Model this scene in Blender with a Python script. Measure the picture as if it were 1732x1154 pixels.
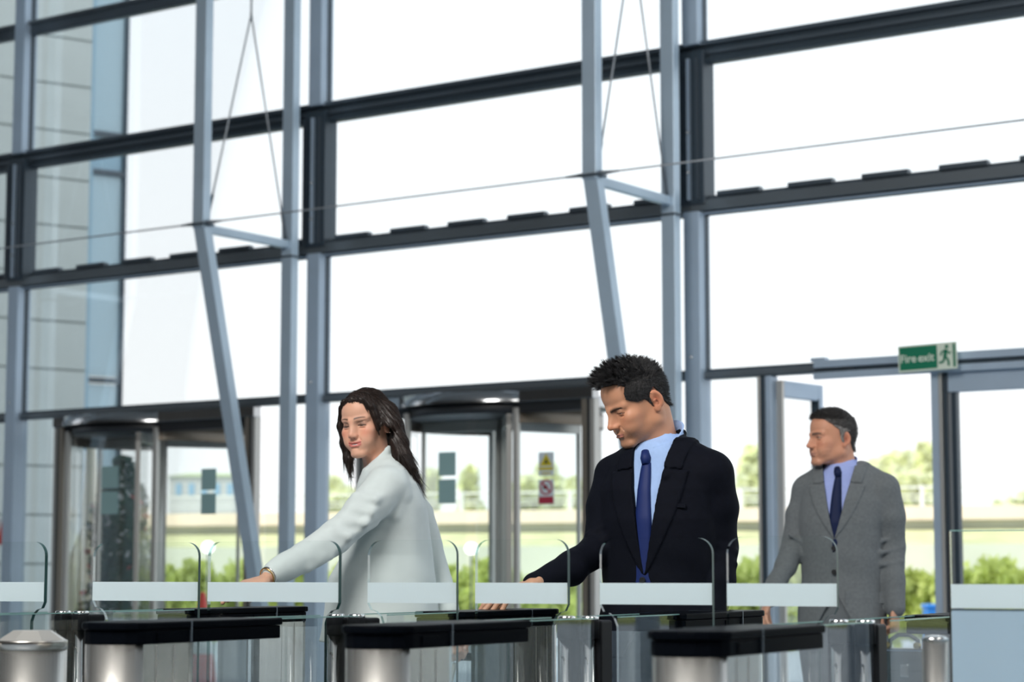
import bpy, bmesh, math, random
import numpy as np
from mathutils import Vector, Matrix, kdtree

for o in list(bpy.data.objects):
    bpy.data.objects.remove(o, do_unlink=True)
scene = bpy.context.scene
COL = scene.collection
random.seed(7)
rng = np.random.default_rng(7)

# ------------------------------------------------------------------ camera
W, H, FPX = 1732.0, 1154.0, 3600.0
PITCH = math.radians(6.25)
CAMH = 1.10
cd = bpy.data.cameras.new('camera')
cam = bpy.data.objects.new('camera', cd)
COL.objects.link(cam)
cd.sensor_width = 36.0
cd.lens = FPX / W * 36.0
cd.clip_end = 600
cam.location = (0, 0, CAMH)
cam.rotation_euler = (math.pi / 2 + PITCH, 0, 0)
cd.dof.use_dof = True
cd.dof.focus_distance = 6.1
cd.dof.aperture_fstop = 4.0
scene.camera = cam

# ------------------------------------------------------------------ daylight and added fill lights
wd = bpy.data.worlds.new('sky')
scene.world = wd
wd.use_nodes = True
nt = wd.node_tree
bgn = nt.nodes['Background']
tc = nt.nodes.new('ShaderNodeTexCoord')
sx = nt.nodes.new('ShaderNodeSeparateXYZ')
cr = nt.nodes.new('ShaderNodeValToRGB')
nt.links.new(tc.outputs['Generated'], sx.inputs[0])
nt.links.new(sx.outputs['Z'], cr.inputs['Fac'])
cr.color_ramp.elements[0].position = 0.0
cr.color_ramp.elements[0].color = (0.99, 0.995, 1.0, 1)
cr.color_ramp.elements[1].position = 0.9
cr.color_ramp.elements[1].color = (0.72, 0.86, 1.0, 1)
nt.links.new(cr.outputs['Color'], bgn.inputs['Color'])
bgn.inputs['Strength'].default_value = 1.35

sd = bpy.data.lights.new('sun', 'SUN')
sun = bpy.data.objects.new('sun', sd)
COL.objects.link(sun)
sd.energy = 2.6
sd.angle = math.radians(3)
sd.color = (1.0, 0.96, 0.88)
sun.rotation_euler = Vector((.62, .35, -.70)).to_track_quat('-Z', 'Y').to_euler()

def area(name, loc, target, size, power, color=(1, 1, 1), sy=None):
    l = bpy.data.lights.new(name, 'AREA')
    o = bpy.data.objects.new(name, l)
    COL.objects.link(o)
    l.size = size
    l.shape = 'RECTANGLE'
    l.size_y = sy or size
    l.energy = power
    l.color = color
    o.location = loc
    o.rotation_euler = (Vector(target) - Vector(loc)).to_track_quat('-Z', 'Y').to_euler()
    return o

area('hall_fill_light', (-3.5, .5, 6.8), (-0.2, 6.6, 1.0), 3.5, 720, (1.0, 0.97, 0.93))  # unseen fill lamps, added above the camera to brighten the people's fronts
area('hall_fill_light', (4.5, 0.0, 6.8), (1.0, 7.0, 1.0), 3.5, 400, (1.0, 0.97, 0.93))

scene.view_settings.view_transform = 'Standard'
scene.view_settings.look = 'None'
scene.view_settings.gamma = 1.0
scene.view_settings.use_curve_mapping = False
scene.view_settings.exposure = 0.0
scene.cycles.transparent_max_bounces = 40
scene.cycles.max_bounces = 10

# ------------------------------------------------------------------ pixel <-> world helpers
CP, SP = math.cos(PITCH), math.sin(PITCH)

def ray(px, py):
    x = (px - W / 2) / FPX
    v = (H / 2 - py) / FPX
    return Vector((x, CP - v * SP, SP + v * CP))

def at(px, py, Y):                 # the point of the place seen at a pixel, at depth Y
    r = ray(px, py)
    t = Y / r.y
    return Vector((r.x * t, Y, CAMH + r.z * t))

def atz(px, py, z):
    r = ray(px, py)
    t = (z - CAMH) / r.z
    return Vector((r.x * t, r.y * t, z))

# ------------------------------------------------------------------ object helpers
def tag(o, label=None, cat=None, group=None, kind=None):
    if label: o['label'] = label
    if cat: o['category'] = cat
    if group: o['group'] = group
    if kind: o['kind'] = kind
    return o

def empty(name, loc=(0, 0, 0), rz=0.0):
    o = bpy.data.objects.new(name, None)
    COL.objects.link(o)
    o.location = loc
    o.rotation_euler = (0, 0, rz)
    o.empty_display_size = 0.1
    return o

def thing(name, label, cat, loc=(0, 0, 0), rz=0.0, group=None):
    return tag(empty(name, loc, rz), label, cat, group)

def struct(name, loc=(0, 0, 0), rz=0.0):
    return tag(empty(name, loc, rz), kind='structure')

def link(name, me, parent=None, loc=None, rz=None):
    o = bpy.data.objects.new(name, me)
    COL.objects.link(o)
    if parent is not None: o.parent = parent
    if loc is not None: o.location = loc
    if rz is not None: o.rotation_euler = (0, 0, rz)
    return o

def dup(o, loc, parent=None, rz=None):
    c = o.copy()
    COL.objects.link(c)
    c.parent = parent if parent is not None else o.parent
    c.location = loc
    if rz is not None: c.rotation_euler = (0, 0, rz)
    return c

class MB:
    """collects boxes, bars, tubes and prisms into one mesh"""
    def __init__(s):
        s.v = []; s.f = []; s.smooth = []
    def add(s, vs, fs, smooth=False):
        n = len(s.v)
        s.v += [tuple(v) for v in vs]
        s.f += [tuple(i + n for i in f) for f in fs]
        s.smooth += [smooth] * len(fs)
        return s
    def box(s, lo, hi, M=None):
        x0, y0, z0 = lo; x1, y1, z1 = hi
        vs = [Vector(p) for p in ((x0,y0,z0),(x1,y0,z0),(x1,y1,z0),(x0,y1,z0),(x0,y0,z1),(x1,y0,z1),(x1,y1,z1),(x0,y1,z1))]
        if M: vs = [M @ v for v in vs]
        return s.add(vs, [(0,3,2,1),(4,5,6,7),(0,1,5,4),(1,2,6,5),(2,3,7,6),(3,0,4,7)])
    def bar(s, a, b, w, d, side=None):
        """box section from a to b, w across `side`, d across the other way"""
        a = Vector(a); b = Vector(b)
        ax = (b - a).normalized()
        side = Vector(side) if side is not None else (Vector((1,0,0)) if abs(ax.x) < .9 else Vector((0,1,0)))
        oth = ax.cross(side).normalized()
        side = oth.cross(ax).normalized()
        vs = []
        for p in (a, b):
            for i, j in ((-1,-1),(1,-1),(1,1),(-1,1)):
                vs.append(p + side * (i * w / 2) + oth * (j * d / 2))
        return s.add(vs, [(0,3,2,1),(4,5,6,7),(0,1,5,4),(1,2,6,5),(2,3,7,6),(3,0,4,7)])
    def tube(s, pts, r, n=10, cap=True):
        pts = [Vector(p) for p in pts]
        rs = r if isinstance(r, (list, tuple)) else [r] * len(pts)
        vs = []; fs = []
        ref = None
        for i, p in enumerate(pts):
            t = (pts[min(i+1, len(pts)-1)] - pts[max(i-1, 0)]).normalized()
            if ref is None: ref = Vector((0,0,1)) if abs(t.z) < .9 else Vector((1,0,0))
            u = t.cross(ref).normalized(); w = u.cross(t).normalized()
            ref = w
            for k in range(n):
                a = 2 * math.pi * k / n
                vs.append(p + (u * math.cos(a) + w * math.sin(a)) * rs[i])
        for i in range(len(pts) - 1):
            for k in range(n):
                k2 = (k + 1) % n
                fs.append((i*n+k, i*n+k2, (i+1)*n+k2, (i+1)*n+k))
        s.add(vs, fs, True)
        if cap:
            s.add(vs[:n], [tuple(range(n))]); s.add(vs[-n:], [tuple(reversed(range(n)))])
        return s
    def lathe(s, prof, n=32, c=(0,0,0), smooth=True):
        vs = []; fs = []
        for r, z in prof:
            for k in range(n):
                a = 2 * math.pi * k / n
                vs.append((c[0] + r * math.cos(a), c[1] + r * math.sin(a), c[2] + z))
        m = len(prof)
        for i in range(m - 1):
            for k in range(n):
                k2 = (k + 1) % n
                fs.append((i*n+k, i*n+k2, (i+1)*n+k2, (i+1)*n+k))
        s.add(vs, fs, smooth)
        s.add(vs[:n], [tuple(reversed(range(n)))]); s.add(vs[-n:], [tuple(range(n))])
        return s
    def prism(s, poly, z0, z1, M=None, smooth=False):
        n = len(poly)
        vs = [Vector((x, y, z0)) for x, y in poly] + [Vector((x, y, z1)) for x, y in poly]
        if M: vs = [M @ v for v in vs]
        s.add(vs, [tuple(reversed(range(n))), tuple(range(n, 2*n))])
        return s.add(vs, [(i, (i+1) % n, (i+1) % n + n, i + n) for i in range(n)], smooth)
    def build(s, name, mat, parent=None, loc=None, rz=None, bevel=0.0, seg=2):
        me = bpy.data.meshes.new(name)
        me.from_pydata(s.v, [], s.f)
        me.polygons.foreach_set('use_smooth', s.smooth)
        me.materials.append(mat)
        bm = bmesh.new(); bm.from_mesh(me)
        bmesh.ops.remove_doubles(bm, verts=bm.verts, dist=1e-5)
        bmesh.ops.recalc_face_normals(bm, faces=bm.faces)
        bm.to_mesh(me); bm.free()
        o = link(name, me, parent, loc, rz)
        if bevel:
            m = o.modifiers.new('bevel', 'BEVEL'); m.width = bevel; m.segments = seg
            m.limit_method = 'ANGLE'; m.angle_limit = math.radians(40)
            m.harden_normals = False
        return o

# ------------------------------------------------------------------ materials
def mat(name, color, rough=0.5, metal=0.0, spec=0.5, coat=0.0, sheen=0.0, noise=0.0, nscale=20.0, bump=0.0, bscale=200.0,
        stretch=(1, 1, 1), attr=None, sss=0.0, aniso=0.0, emit=None):
    m = bpy.data.materials.new(name); m.use_nodes = True
    nt = m.node_tree; b = nt.nodes['Principled BSDF']
    b.inputs['Base Color'].default_value = (*color, 1)
    b.inputs['Roughness'].default_value = rough
    b.inputs['Metallic'].default_value = metal
    b.inputs['Specular IOR Level'].default_value = spec
    b.inputs['Coat Weight'].default_value = coat
    b.inputs['Sheen Weight'].default_value = sheen
    if aniso: b.inputs['Anisotropic'].default_value = aniso
    if sss:
        b.inputs['Subsurface Weight'].default_value = sss
        b.inputs['Subsurface Scale'].default_value = 0.002
        b.inputs['Subsurface Radius'].default_value = (1, .35, .2)
    tcn = nt.nodes.new('ShaderNodeTexCoord'); mp = nt.nodes.new('ShaderNodeMapping')
    mp.inputs['Scale'].default_value = stretch
    nt.links.new(tcn.outputs['Object'], mp.inputs['Vector'])
    src = None
    if attr:
        a = nt.nodes.new('ShaderNodeAttribute'); a.attribute_name = attr
        src = a.outputs['Color']
    if noise:
        n = nt.nodes.new('ShaderNodeTexNoise'); n.inputs['Scale'].default_value = nscale; n.inputs['Detail'].default_value = 4
        nt.links.new(mp.outputs[0], n.inputs['Vector'])
        mr = nt.nodes.new('ShaderNodeMapRange')
        mr.inputs['From Min'].default_value = .3; mr.inputs['From Max'].default_value = .7
        mr.inputs['To Min'].default_value = 1 - noise; mr.inputs['To Max'].default_value = 1 + noise
        nt.links.new(n.outputs['Fac'], mr.inputs['Value'])
        mx = nt.nodes.new('ShaderNodeVectorMath'); mx.operation = 'SCALE'
        if src is not None: nt.links.new(src, mx.inputs[0])
        else: mx.inputs[0].default_value = color
        nt.links.new(mr.outputs[0], mx.inputs['Scale'])
        src = mx.outputs[0]
    if src is not None: nt.links.new(src, b.inputs['Base Color'])
    if bump:
        n2 = nt.nodes.new('ShaderNodeTexNoise'); n2.inputs['Scale'].default_value = bscale; n2.inputs['Detail'].default_value = 3
        nt.links.new(mp.outputs[0], n2.inputs['Vector'])
        bp = nt.nodes.new('ShaderNodeBump'); bp.inputs['Strength'].default_value = bump; bp.inputs['Distance'].default_value = .002
        nt.links.new(n2.outputs['Fac'], bp.inputs['Height'])
        nt.links.new(bp.outputs[0], b.inputs['Normal'])
    if emit:
        b.inputs['Emission Color'].default_value = (*emit[0], 1); b.inputs['Emission Strength'].default_value = emit[1]
    return m

def glass(name, tint=(0.93, 0.975, 0.965), refl=1.0, frost=0.0, frost_col=(.8, .9, .92)):
    m = bpy.data.materials.new(name); m.use_nodes = True
    nt = m.node_tree
    for n in list(nt.nodes): nt.nodes.remove(n)
    out = nt.nodes.new('ShaderNodeOutputMaterial')
    tr = nt.nodes.new('ShaderNodeBsdfTransparent'); tr.inputs[0].default_value = (*tint, 1)
    gl = nt.nodes.new('ShaderNodeBsdfGlossy'); gl.inputs['Roughness'].default_value = 0.0
    fr = nt.nodes.new('ShaderNodeFresnel'); fr.inputs['IOR'].default_value = 1.45
    mu = nt.nodes.new('ShaderNodeMath'); mu.operation = 'MULTIPLY'; mu.inputs[1].default_value = refl
    nt.links.new(fr.outputs[0], mu.inputs[0])
    mx = nt.nodes.new('ShaderNodeMixShader')
    nt.links.new(mu.outputs[0], mx.inputs[0])
    nt.links.new(tr.outputs[0], mx.inputs[1]); nt.links.new(gl.outputs[0], mx.inputs[2])
    last = mx
    if frost:
        df = nt.nodes.new('ShaderNodeBsdfDiffuse'); df.inputs[0].default_value = (*frost_col, 1)
        tl = nt.nodes.new('ShaderNodeBsdfTranslucent'); tl.inputs[0].default_value = (*frost_col, 1)
        ad = nt.nodes.new('ShaderNodeMixShader'); ad.inputs[0].default_value = .55
        nt.links.new(df.outputs[0], ad.inputs[1]); nt.links.new(tl.outputs[0], ad.inputs[2])
        m2 = nt.nodes.new('ShaderNodeMixShader'); m2.inputs[0].default_value = frost
        nt.links.new(mx.outputs[0], m2.inputs[1]); nt.links.new(ad.outputs[0], m2.inputs[2])
        last = m2
    nt.links.new(last.outputs[0], out.inputs[0])
    return m

M_frame = mat('painted_steel_grey', (.42, .52, .63), .42, .2, noise=.05, nscale=3)
M_truss = mat('painted_truss_silver', (.46, .57, .67), .38, .3, noise=.05, nscale=3)
M_dark = mat('dark_anodised_profile', (.045, .065, .085), .38, .3)
M_dark2 = mat('mid_anodised_profile', (.10, .125, .15), .35, .5)
M_rail = mat('grey_transom_metal', (.17, .195, .215), .35, .55)
M_steel = mat('brushed_stainless', (.58, .56, .52), .27, 1.0, noise=.06, nscale=40, stretch=(1, 1, .03), aniso=.5)
M_chrome = mat('polished_chrome', (.78, .78, .77), .12, 1.0)
M_black = mat('gloss_black_plastic', (.003, .004, .006), .32, 0, .1)
M_blackm = mat('satin_black_metal', (.012, .013, .015), .35, 0, .5)
for _m in (M_black, M_blackm):
    _m.node_tree.nodes['Principled BSDF'].inputs['IOR'].default_value = 1.1
M_cable = mat('steel_cable', (.34, .36, .38), .4, .5)
M_win = glass('window_glass', (.975, .99, .99), .3)
M_clear = glass('clear_gate_glass', (.982, .993, .990), .2)
M_edge = mat('green_glass_edge', (.004, .055, .05), .3, 0, .3)
M_band = glass('frosted_band_film', (.9, .95, .96), .5, .93, (.86, .94, .96))
M_frost = glass('frosted_panel_film', (.85, .92, .95), .6, .92, (.60, .73, .82))
M_floor = mat('polished_floor', (.36, .42, .48), .16, 0, .5, noise=.06, nscale=2)
M_darkin = mat('door_soffit_black', (.02, .022, .025), .4)
M_bronze = mat('bronze_trim', (.16, .13, .10), .35, .6)
# ------------------------------------------------------------------ the facade (its own frame: s along, d towards the hall, z up)
U = Vector((.823, -.568, 0)); N = Vector((-.568, -.823, 0))
FA = math.atan2(-.568, .823)
P1 = Vector((-1.485, 16.4, 0))
BAY = 3.364
def F(s, d, z=0.0):
    return P1 + U * s + N * d + Vector((0, 0, z))
RZF = FA                      # local x = U, local y = -N (outwards), local z up

Z4, Z3, Z2, Z1 = 2.445, 3.62, 4.69, 5.86
ST, EN = -3.6 * BAY, 3.4 * BAY

def facade_box(mb, s0, s1, d0, d1, z0, z1):
    mb.box((s0, -d1, z0), (s1, -d0, z1))

# floor, outside ground, and the hall behind the camera
mb = MB(); mb.box((-30, -12, -.2), (30, 40, 0.0))
flo = MB()
flo.add([F(-14, -.2), F(14, -.2), F(14, 26), F(-14, 26)], [(0, 1, 2, 3)])
flo.add([F(-14, -.2, -.2), F(14, -.2, -.2), F(14, 26, -.2), F(-14, 26, -.2)], [(3, 2, 1, 0)])
tag(flo.build('floor', M_floor), kind='structure')
M_pave = mat('pale_paving', (.42, .46, .50), .7, noise=.08, nscale=.6)
gr = MB(); gr.add([(-260, -60, -.03), (260, -60, -.03), (260, 320, -.03), (-260, 320, -.03)], [(0, 1, 2, 3)])
tag(gr.build('ground_outside', M_pave), kind='structure')

M_wall = mat('hall_back_wall', (.22, .20, .18), .7, noise=.1, nscale=1)
wb = MB(); facade_box(wb, -14, 14, 26, 26.2, 0, 9)
tag(wb.build('wall_back', M_wall, loc=P1, rz=RZF), kind='structure')
for nm, s in (('wall_left', -14.2), ('wall_right', 14)):
    wb = MB(); facade_box(wb, s, s + .2, 6, 26, 0, 9)
    tag(wb.build(nm, M_wall, loc=P1, rz=RZF), kind='structure')
cb = MB()
facade_box(cb, -14, 14, .3, 26, 8.42, 8.6)
tag(cb.build('ceiling', mat('ceiling_paint', (.42, .43, .44), .8), loc=P1, rz=RZF), kind='structure')

# transoms
def transom(n, z, segs, mat_, blocks=False, s0=ST, s1=EN, holder='trim'):
    st = struct(f'trim_{n}', P1, RZF)
    for (d0, d1, za, zb, mt, nm) in segs:
        m = MB(); facade_box(m, s0, s1, d0, d1, z + za, z + zb)
        m.build(nm, mt, st, bevel=.004)
    if blocks:
        m = MB(); facade_box(m, -.165, .165, .0, .055, z + blocks, z + blocks + .034)
        proto = m.build('bracket', M_dark2, st, bevel=.003)
        first = True
        for b in range(-4, 4):
            for j in range(6):
                s = b * BAY + .34 + .54 * j
                if s < ST or s > EN: continue
                if first: proto.location = (s, 0, 0); first = False
                else: dup(proto, (s, 0, 0))
    return st
GRV = [(-.06, .015, -.075, .075, M_dark, 'core_profile'), (.015, .05, .045, .078, M_dark2, 'upper_flange'),
       (.015, .035, -.018, .012, M_dark2, 'ridge'), (.015, .05, -.078, -.055, M_dark, 'lower_flange')]
transom(1, Z1, [(-.06, .03, -.055, .055, M_dark2, 'core_profile'), (.03, .06, .03, .057, M_rail, 'upper_flange')], M_dark2)
transom(2, Z2, GRV, M_dark)
transom(3, Z3, [(-.06, .03, -.062, .05, M_dark2, 'core_profile'), (.03, .075, -.045, .03, M_rail, 'face_tube'), (.0, .05, -.066, -.056, M_frame, 'drip_edge')], M_dark2, blocks=.05)
transom(4, Z4, [(-.05, .04, -.028, .028, M_dark2, 'core_profile'), (.04, .05, -.02, .02, M_rail, 'cover_strip')], M_dark2, s1=BAY * 1.35)

# mullions
for i, k in enumerate(range(-3, 4)):
    st = struct(f'trim_{10 + i}', F(k * BAY, 0), RZF)
    m = MB()
    m.box((-.062, -.10, Z2 + .05), (.062, .05, 9.0)); m.box((-.062, -.10, 0), (.062, .05, Z3 - .05))
    m.build('mullion_box', M_frame, st, bevel=.004)
    m = MB(); m.box((-.10, -.09, Z3), (.10, .06, Z2)); m.build('frame_core', M_dark, st, bevel=.003)
    for xx, w, mt in ((-.095, .018, M_dark2), (-.012, .02, M_frame), (.055, .014, M_dark2)):
        m = MB(); m.box((xx - w / 2, -.115, Z3 + .03), (xx + w / 2, -.09, Z2 - .05)); m.build('ridge', mt, st)
    m = MB()
    for zz in (Z4 + .12, Z3 + .22, Z3 + .5):
        m.lathe([(.014, 0), (.012, .006), (.004, .010)], 12)
        for q in range(len(m.v) - 60, len(m.v)):
            x, y, z = m.v[q]; m.v[q] = (x - .01, -.10 - z if zz < Z3 else -.118 - z, zz + y)
    m.build('bolt', M_chrome, st)

# glazing: a pane per bay and row
levels = [(0.06, Z4 - .03), (Z4 + .03, Z3 - .06), (Z3 + .05, Z2 - .07), (Z2 + .07, Z1 - .05), (Z1 + .05, 8.4)]
wn = 1
for b in range(-3, 3):
    for li, (za, zb) in enumerate(levels):
        if li == 0 and b >= -1: continue          # door bays are glazed separately
        st = struct(f'window_{wn}', F(b * BAY, 0), RZF); wn += 1
        m = MB(); m.box((.06, -.005, za), (BAY - .06, .005, zb)); m.build('pane', M_win, st)
        m = MB()
        m.box((.055, -.02, za - .012), (BAY - .055, .02, za + .012)); m.box((.055, -.02, zb - .012), (BAY - .055, .02, zb + .012))
        m.box((.055, -.02, za), (.07, .02, zb)); m.box((BAY - .07, -.02, za), (BAY - .055, .02, zb))
        m.build('gasket', M_dark, st)

# solve a position along the facade for a picture column
def s_at(px, d=0.0):
    t = (px - W / 2) / FPX * CP    # close enough for low heights
    A = P1 + N * d
    return (t * A.y - A.x) / (U.x - t * U.y)

# ------------------------------------------------------------------ trusses
def truss(k, label):
    t = thing('steel_truss', label, 'steel truss', F(k * BAY, 0), RZF, 'bow trusses standing inside the glass wall')
    L = lambda d, z: Vector((0, -d, z))
    m = MB(); m.bar(L(.374, 0), L(.374, 9), .105, .08, (1, 0, 0)); m.build('outer_column', M_truss, t, bevel=.004)
    m = MB(); m.bar(L(1.36, 3.60), L(1.36, 9), .105, .08, (1, 0, 0)); m.build('inner_column', M_truss, t, bevel=.004)
    m = MB(); m.bar(L(1.36, 3.66), L(.46, .03), .105, .08, (1, 0, 0)); m.build('leaning_strut', M_truss, t, bevel=.004)
    m = MB(); m.bar(L(1.34, 3.60), L(.38, 3.60), .05, .06, (1, 0, 0)); m.build('cross_strut', M_truss, t, bevel=.004)
    m = MB(); m.box((-.075, -1.42, 3.615), (.075, -1.30, 3.63)); m.build('gusset', M_dark2, t)
    m = MB(); m.box((-.06, -.42, 3.50), (.06, -.33, 3.515)); m.build('gusset', M_dark2, t)
    apex = L(.85, 5.30)
    for (d, z) in ((1.30, 3.66), (.42, 3.62)):
        m = MB(); m.tube([apex, L(d, z)], .0065, 8); r = m.build('tie_rod', M_cable, t)
        e = L(d, z); di = (apex - e).normalized()
        m = MB(); m.tube([e, e + di * .03, e + di * .05, e + di * .20, e + di * .23], [.008, .014, .011, .011, .006], 8); m.build('turnbuckle', M_dark2, r)
    m = MB(); m.tube([apex + Vector((0, 0, -.05)), apex + Vector((0, 0, .02)), L(.85, 9)], [.014, .008, .006], 8); m.build('hanger_rod', M_cable, t)
    m = MB(); m.box((-.15, -.62, 0), (.15, -.25, .025)); m.build('base_plate', M_truss, t, bevel=.004)
    return t
truss(0, 'silver steel bow truss with leaning strut left of the woman')
truss(1, 'silver steel bow truss rising behind the dark-suited man')
truss(-1.02, 'steel bow truss beyond the left edge of the view')
truss(2, 'steel bow truss beyond the right edge of the view')
m = MB(); m.tube([F(ST, 1.36, 3.635), F(EN, 1.36, 3.635)], .006, 8)
for k in (0, 1):
    for sg in (-1, 1):
        m.tube([F(k * BAY + sg * .06, 1.36, 3.635), F(k * BAY + sg * .2, 1.36, 3.635)], [.016, .008], 8)
tag(m.build('bracing_cable', M_cable), 'thin steel cable strung level between the trusses', 'cable')

# ------------------------------------------------------------------ revolving doors
M_tube = mat('satin_post', (.52, .51, .48), .32, .45)
M_sticker = [mat('sticker_back_grey', (.30, .47, .47), .6), mat('sticker_white', (.62, .70, .74), .6), mat('sticker_yellow', (.62, .52, .02), .6),
             mat('sticker_red', (.42, .03, .06), .6), mat('sticker_black', (.03, .04, .04), .6)]
def arc(r, a0, a1, n):
    return [(r * math.cos(a0 + (a1 - a0) * i / n), r * math.sin(a0 + (a1 - a0) * i / n)) for i in range(n + 1)]
def revolving(n, pc, R, px0, px1, wing_rot):
    sc = s_at(pc, -.70 * R); h0, h1 = s_at(px0, .05) - sc, s_at(px1, .05) - sc
    t = struct(f'door_{n}', F(sc, -.70 * R), RZF)
    m = MB(); m.box((h0, -.70 * R - .07, Z4 - .115), (h1, -.70 * R + .02, Z4 - .03)); m.build('header_fascia', M_chromef, t, bevel=.004)
    m = MB(); m.box((h0 + .1, -.70 * R - .03, Z4 - .19), (h1 - .06, -.70 * R + .02, Z4 - .115)); m.build('header_reveal', M_darkin, t)
    for e, g in ((h0, 1), (h1, -1)):
        for a, b, mt, nm in ((0, .035, M_tube, 'jamb_strip'), (.036, .060, M_darkin, 'jamb_shadow_gap'), (.061, .105, M_bronze2, 'jamb')):
            x0, x1 = sorted((e + g * a, e + g * b)); m = MB(); m.box((x0, -.70 * R - .05, 0), (x1, -.70 * R + .02, Z4 - .115)); m.build(nm, mt, t)
    hm = (h0 + h1) / 2
    for a, b in ((h0 + .13, hm - .07), (hm + .03, h1 - .13)):
        m = MB(); m.box((a, -.70 * R - .012, .05), (b, -.70 * R - .002, Z4 - .19)); m.build('screen_pane', M_win, t)
    # canopy drum: stainless fascia, black soffit
    a = arc(R + .06, 0, 2 * math.pi, 72)[:-1]
    b = arc(R - .0, 0, 2 * math.pi, 72)[:-1]
    m = MB()
    N_ = len(a)
    vs = [(x, y, Z4 - .115) for x, y in a] + [(x, y, Z4 - .035) for x, y in a]
    m.add(vs, [(i, (i + 1) % N_, (i + 1) % N_ + N_, i + N_) for i in range(N_)], True)
    m.add(vs[N_:], [tuple(range(N_))])
    m.build('canopy_fascia', M_chromef, t)
    m = MB(); m.add([(x, y, Z4 - .113) for x, y in a], [tuple(reversed(range(N_)))]); m.lathe([(R - .02, -.19), (R - .02, -.10)], 64, (0, 0, Z4)); m.build('soffit', M_darkin, t)
    # throat openings face the hall and the outside; curved glass at both sides
    th = math.radians(42)
    for base in (0, math.pi):
        pts = arc(R, base - (math.pi / 2 - th), base + (math.pi / 2 - th), 20)
        m = MB()
        vs = [(x, y, .06) for x, y in pts] + [(x, y, Z4 - .16) for x, y in pts]
        m.add(vs, [(i, i + 1, i + 22, i + 21) for i in range(20)], True)
        m.build('curved_glass', M_win, t)
        m = MB()
        o = arc(R + .015, base - (math.pi / 2 - th), base + (math.pi / 2 - th), 20)
        q = arc(R - .015, base - (math.pi / 2 - th), base + (math.pi / 2 - th), 20)
        for z0, z1 in ((0, .09), (Z4 - .26, Z4 - .15)):
            vs = [(x, y, z0) for x, y in o] + [(x, y, z1) for x, y in o] + [(x, y, z0) for x, y in q] + [(x, y, z1) for x, y in q]
            m.add(vs, [(i, i+1, i+22, i+21) for i in range(20)] + [(i+42, i+63, i+64, i+43) for i in range(20)] + [(i+21, i+22, i+64, i+63) for i in range(20)], True)
        m.build('curved_rail', M_bronze, t)
        for e in (pts[0], pts[-1]):
            m = MB(); m.box((e[0] - .022, e[1] - .022, 0), (e[0] + .022, e[1] + .022, Z4 - .15)); m.build('throat_post', M_tube, t, bevel=.008)
    # turning wings
    m = MB(); m.lathe([(.045, 0), (.045, Z4 - .17)], 16); m.build('centre_shaft', M_tube, t)
    for w in range(3):
        an = wing_rot + w * 2 * math.pi / 3
        M = Matrix.Rotation(an, 4, 'Z')
        m = MB()
        for (x0, x1, z0, z1) in ((.04, R - .04, .02, .12), (.04, R - .04, Z4 - .27, Z4 - .18), (.04, .065, .1, Z4 - .2), (R - .062, R - .04, .1, Z4 - .2)):
            m.box((x0, -.02, z0), (x1, .02, z1), M)
        wf = m.build('wing_frame', M_tube, t, bevel=.004)
        m = MB(); m.box((.07, -.004, .11), (R - .07, .004, Z4 - .26), M); m.build('wing_glass', M_win, wf)
    return t
M_chromef = mat('fascia_steel', (.45, .46, .47), .16, .95)
sA0, sA1 = s_at(92), s_at(436)
sB0, sB1 = s_at(607), s_at(1004)
M_bronze2 = mat('tan_jamb', (.34, .30, .25), .35, .6)
D1 = revolving(1, 266, .76, 86, 428, math.radians(-60))
D2 = revolving(2, 852, .74, 600, 1006, math.radians(-52))

def glazed_strip(name_n, s0, s1):
    st = struct(f'window_{name_n}', F(s0, 0), RZF)
    m = MB(); m.box((.02, -.005, .06), (s1 - s0 - .02, .005, Z4 - .03)); m.build('pane', M_win, st)
    m = MB(); m.box((0, -.03, 0), (s1 - s0, .03, .07)); m.build('sill', M_frame, st)
for (a, b) in ((-BAY + .06, sA0 - .05), (sA1 + .05, -.06), (.06, sB0 - .05), (sB1 + .05, BAY - .06)):
    if b - a > .05:
        glazed_strip(wn, a, b); wn += 1

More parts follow.
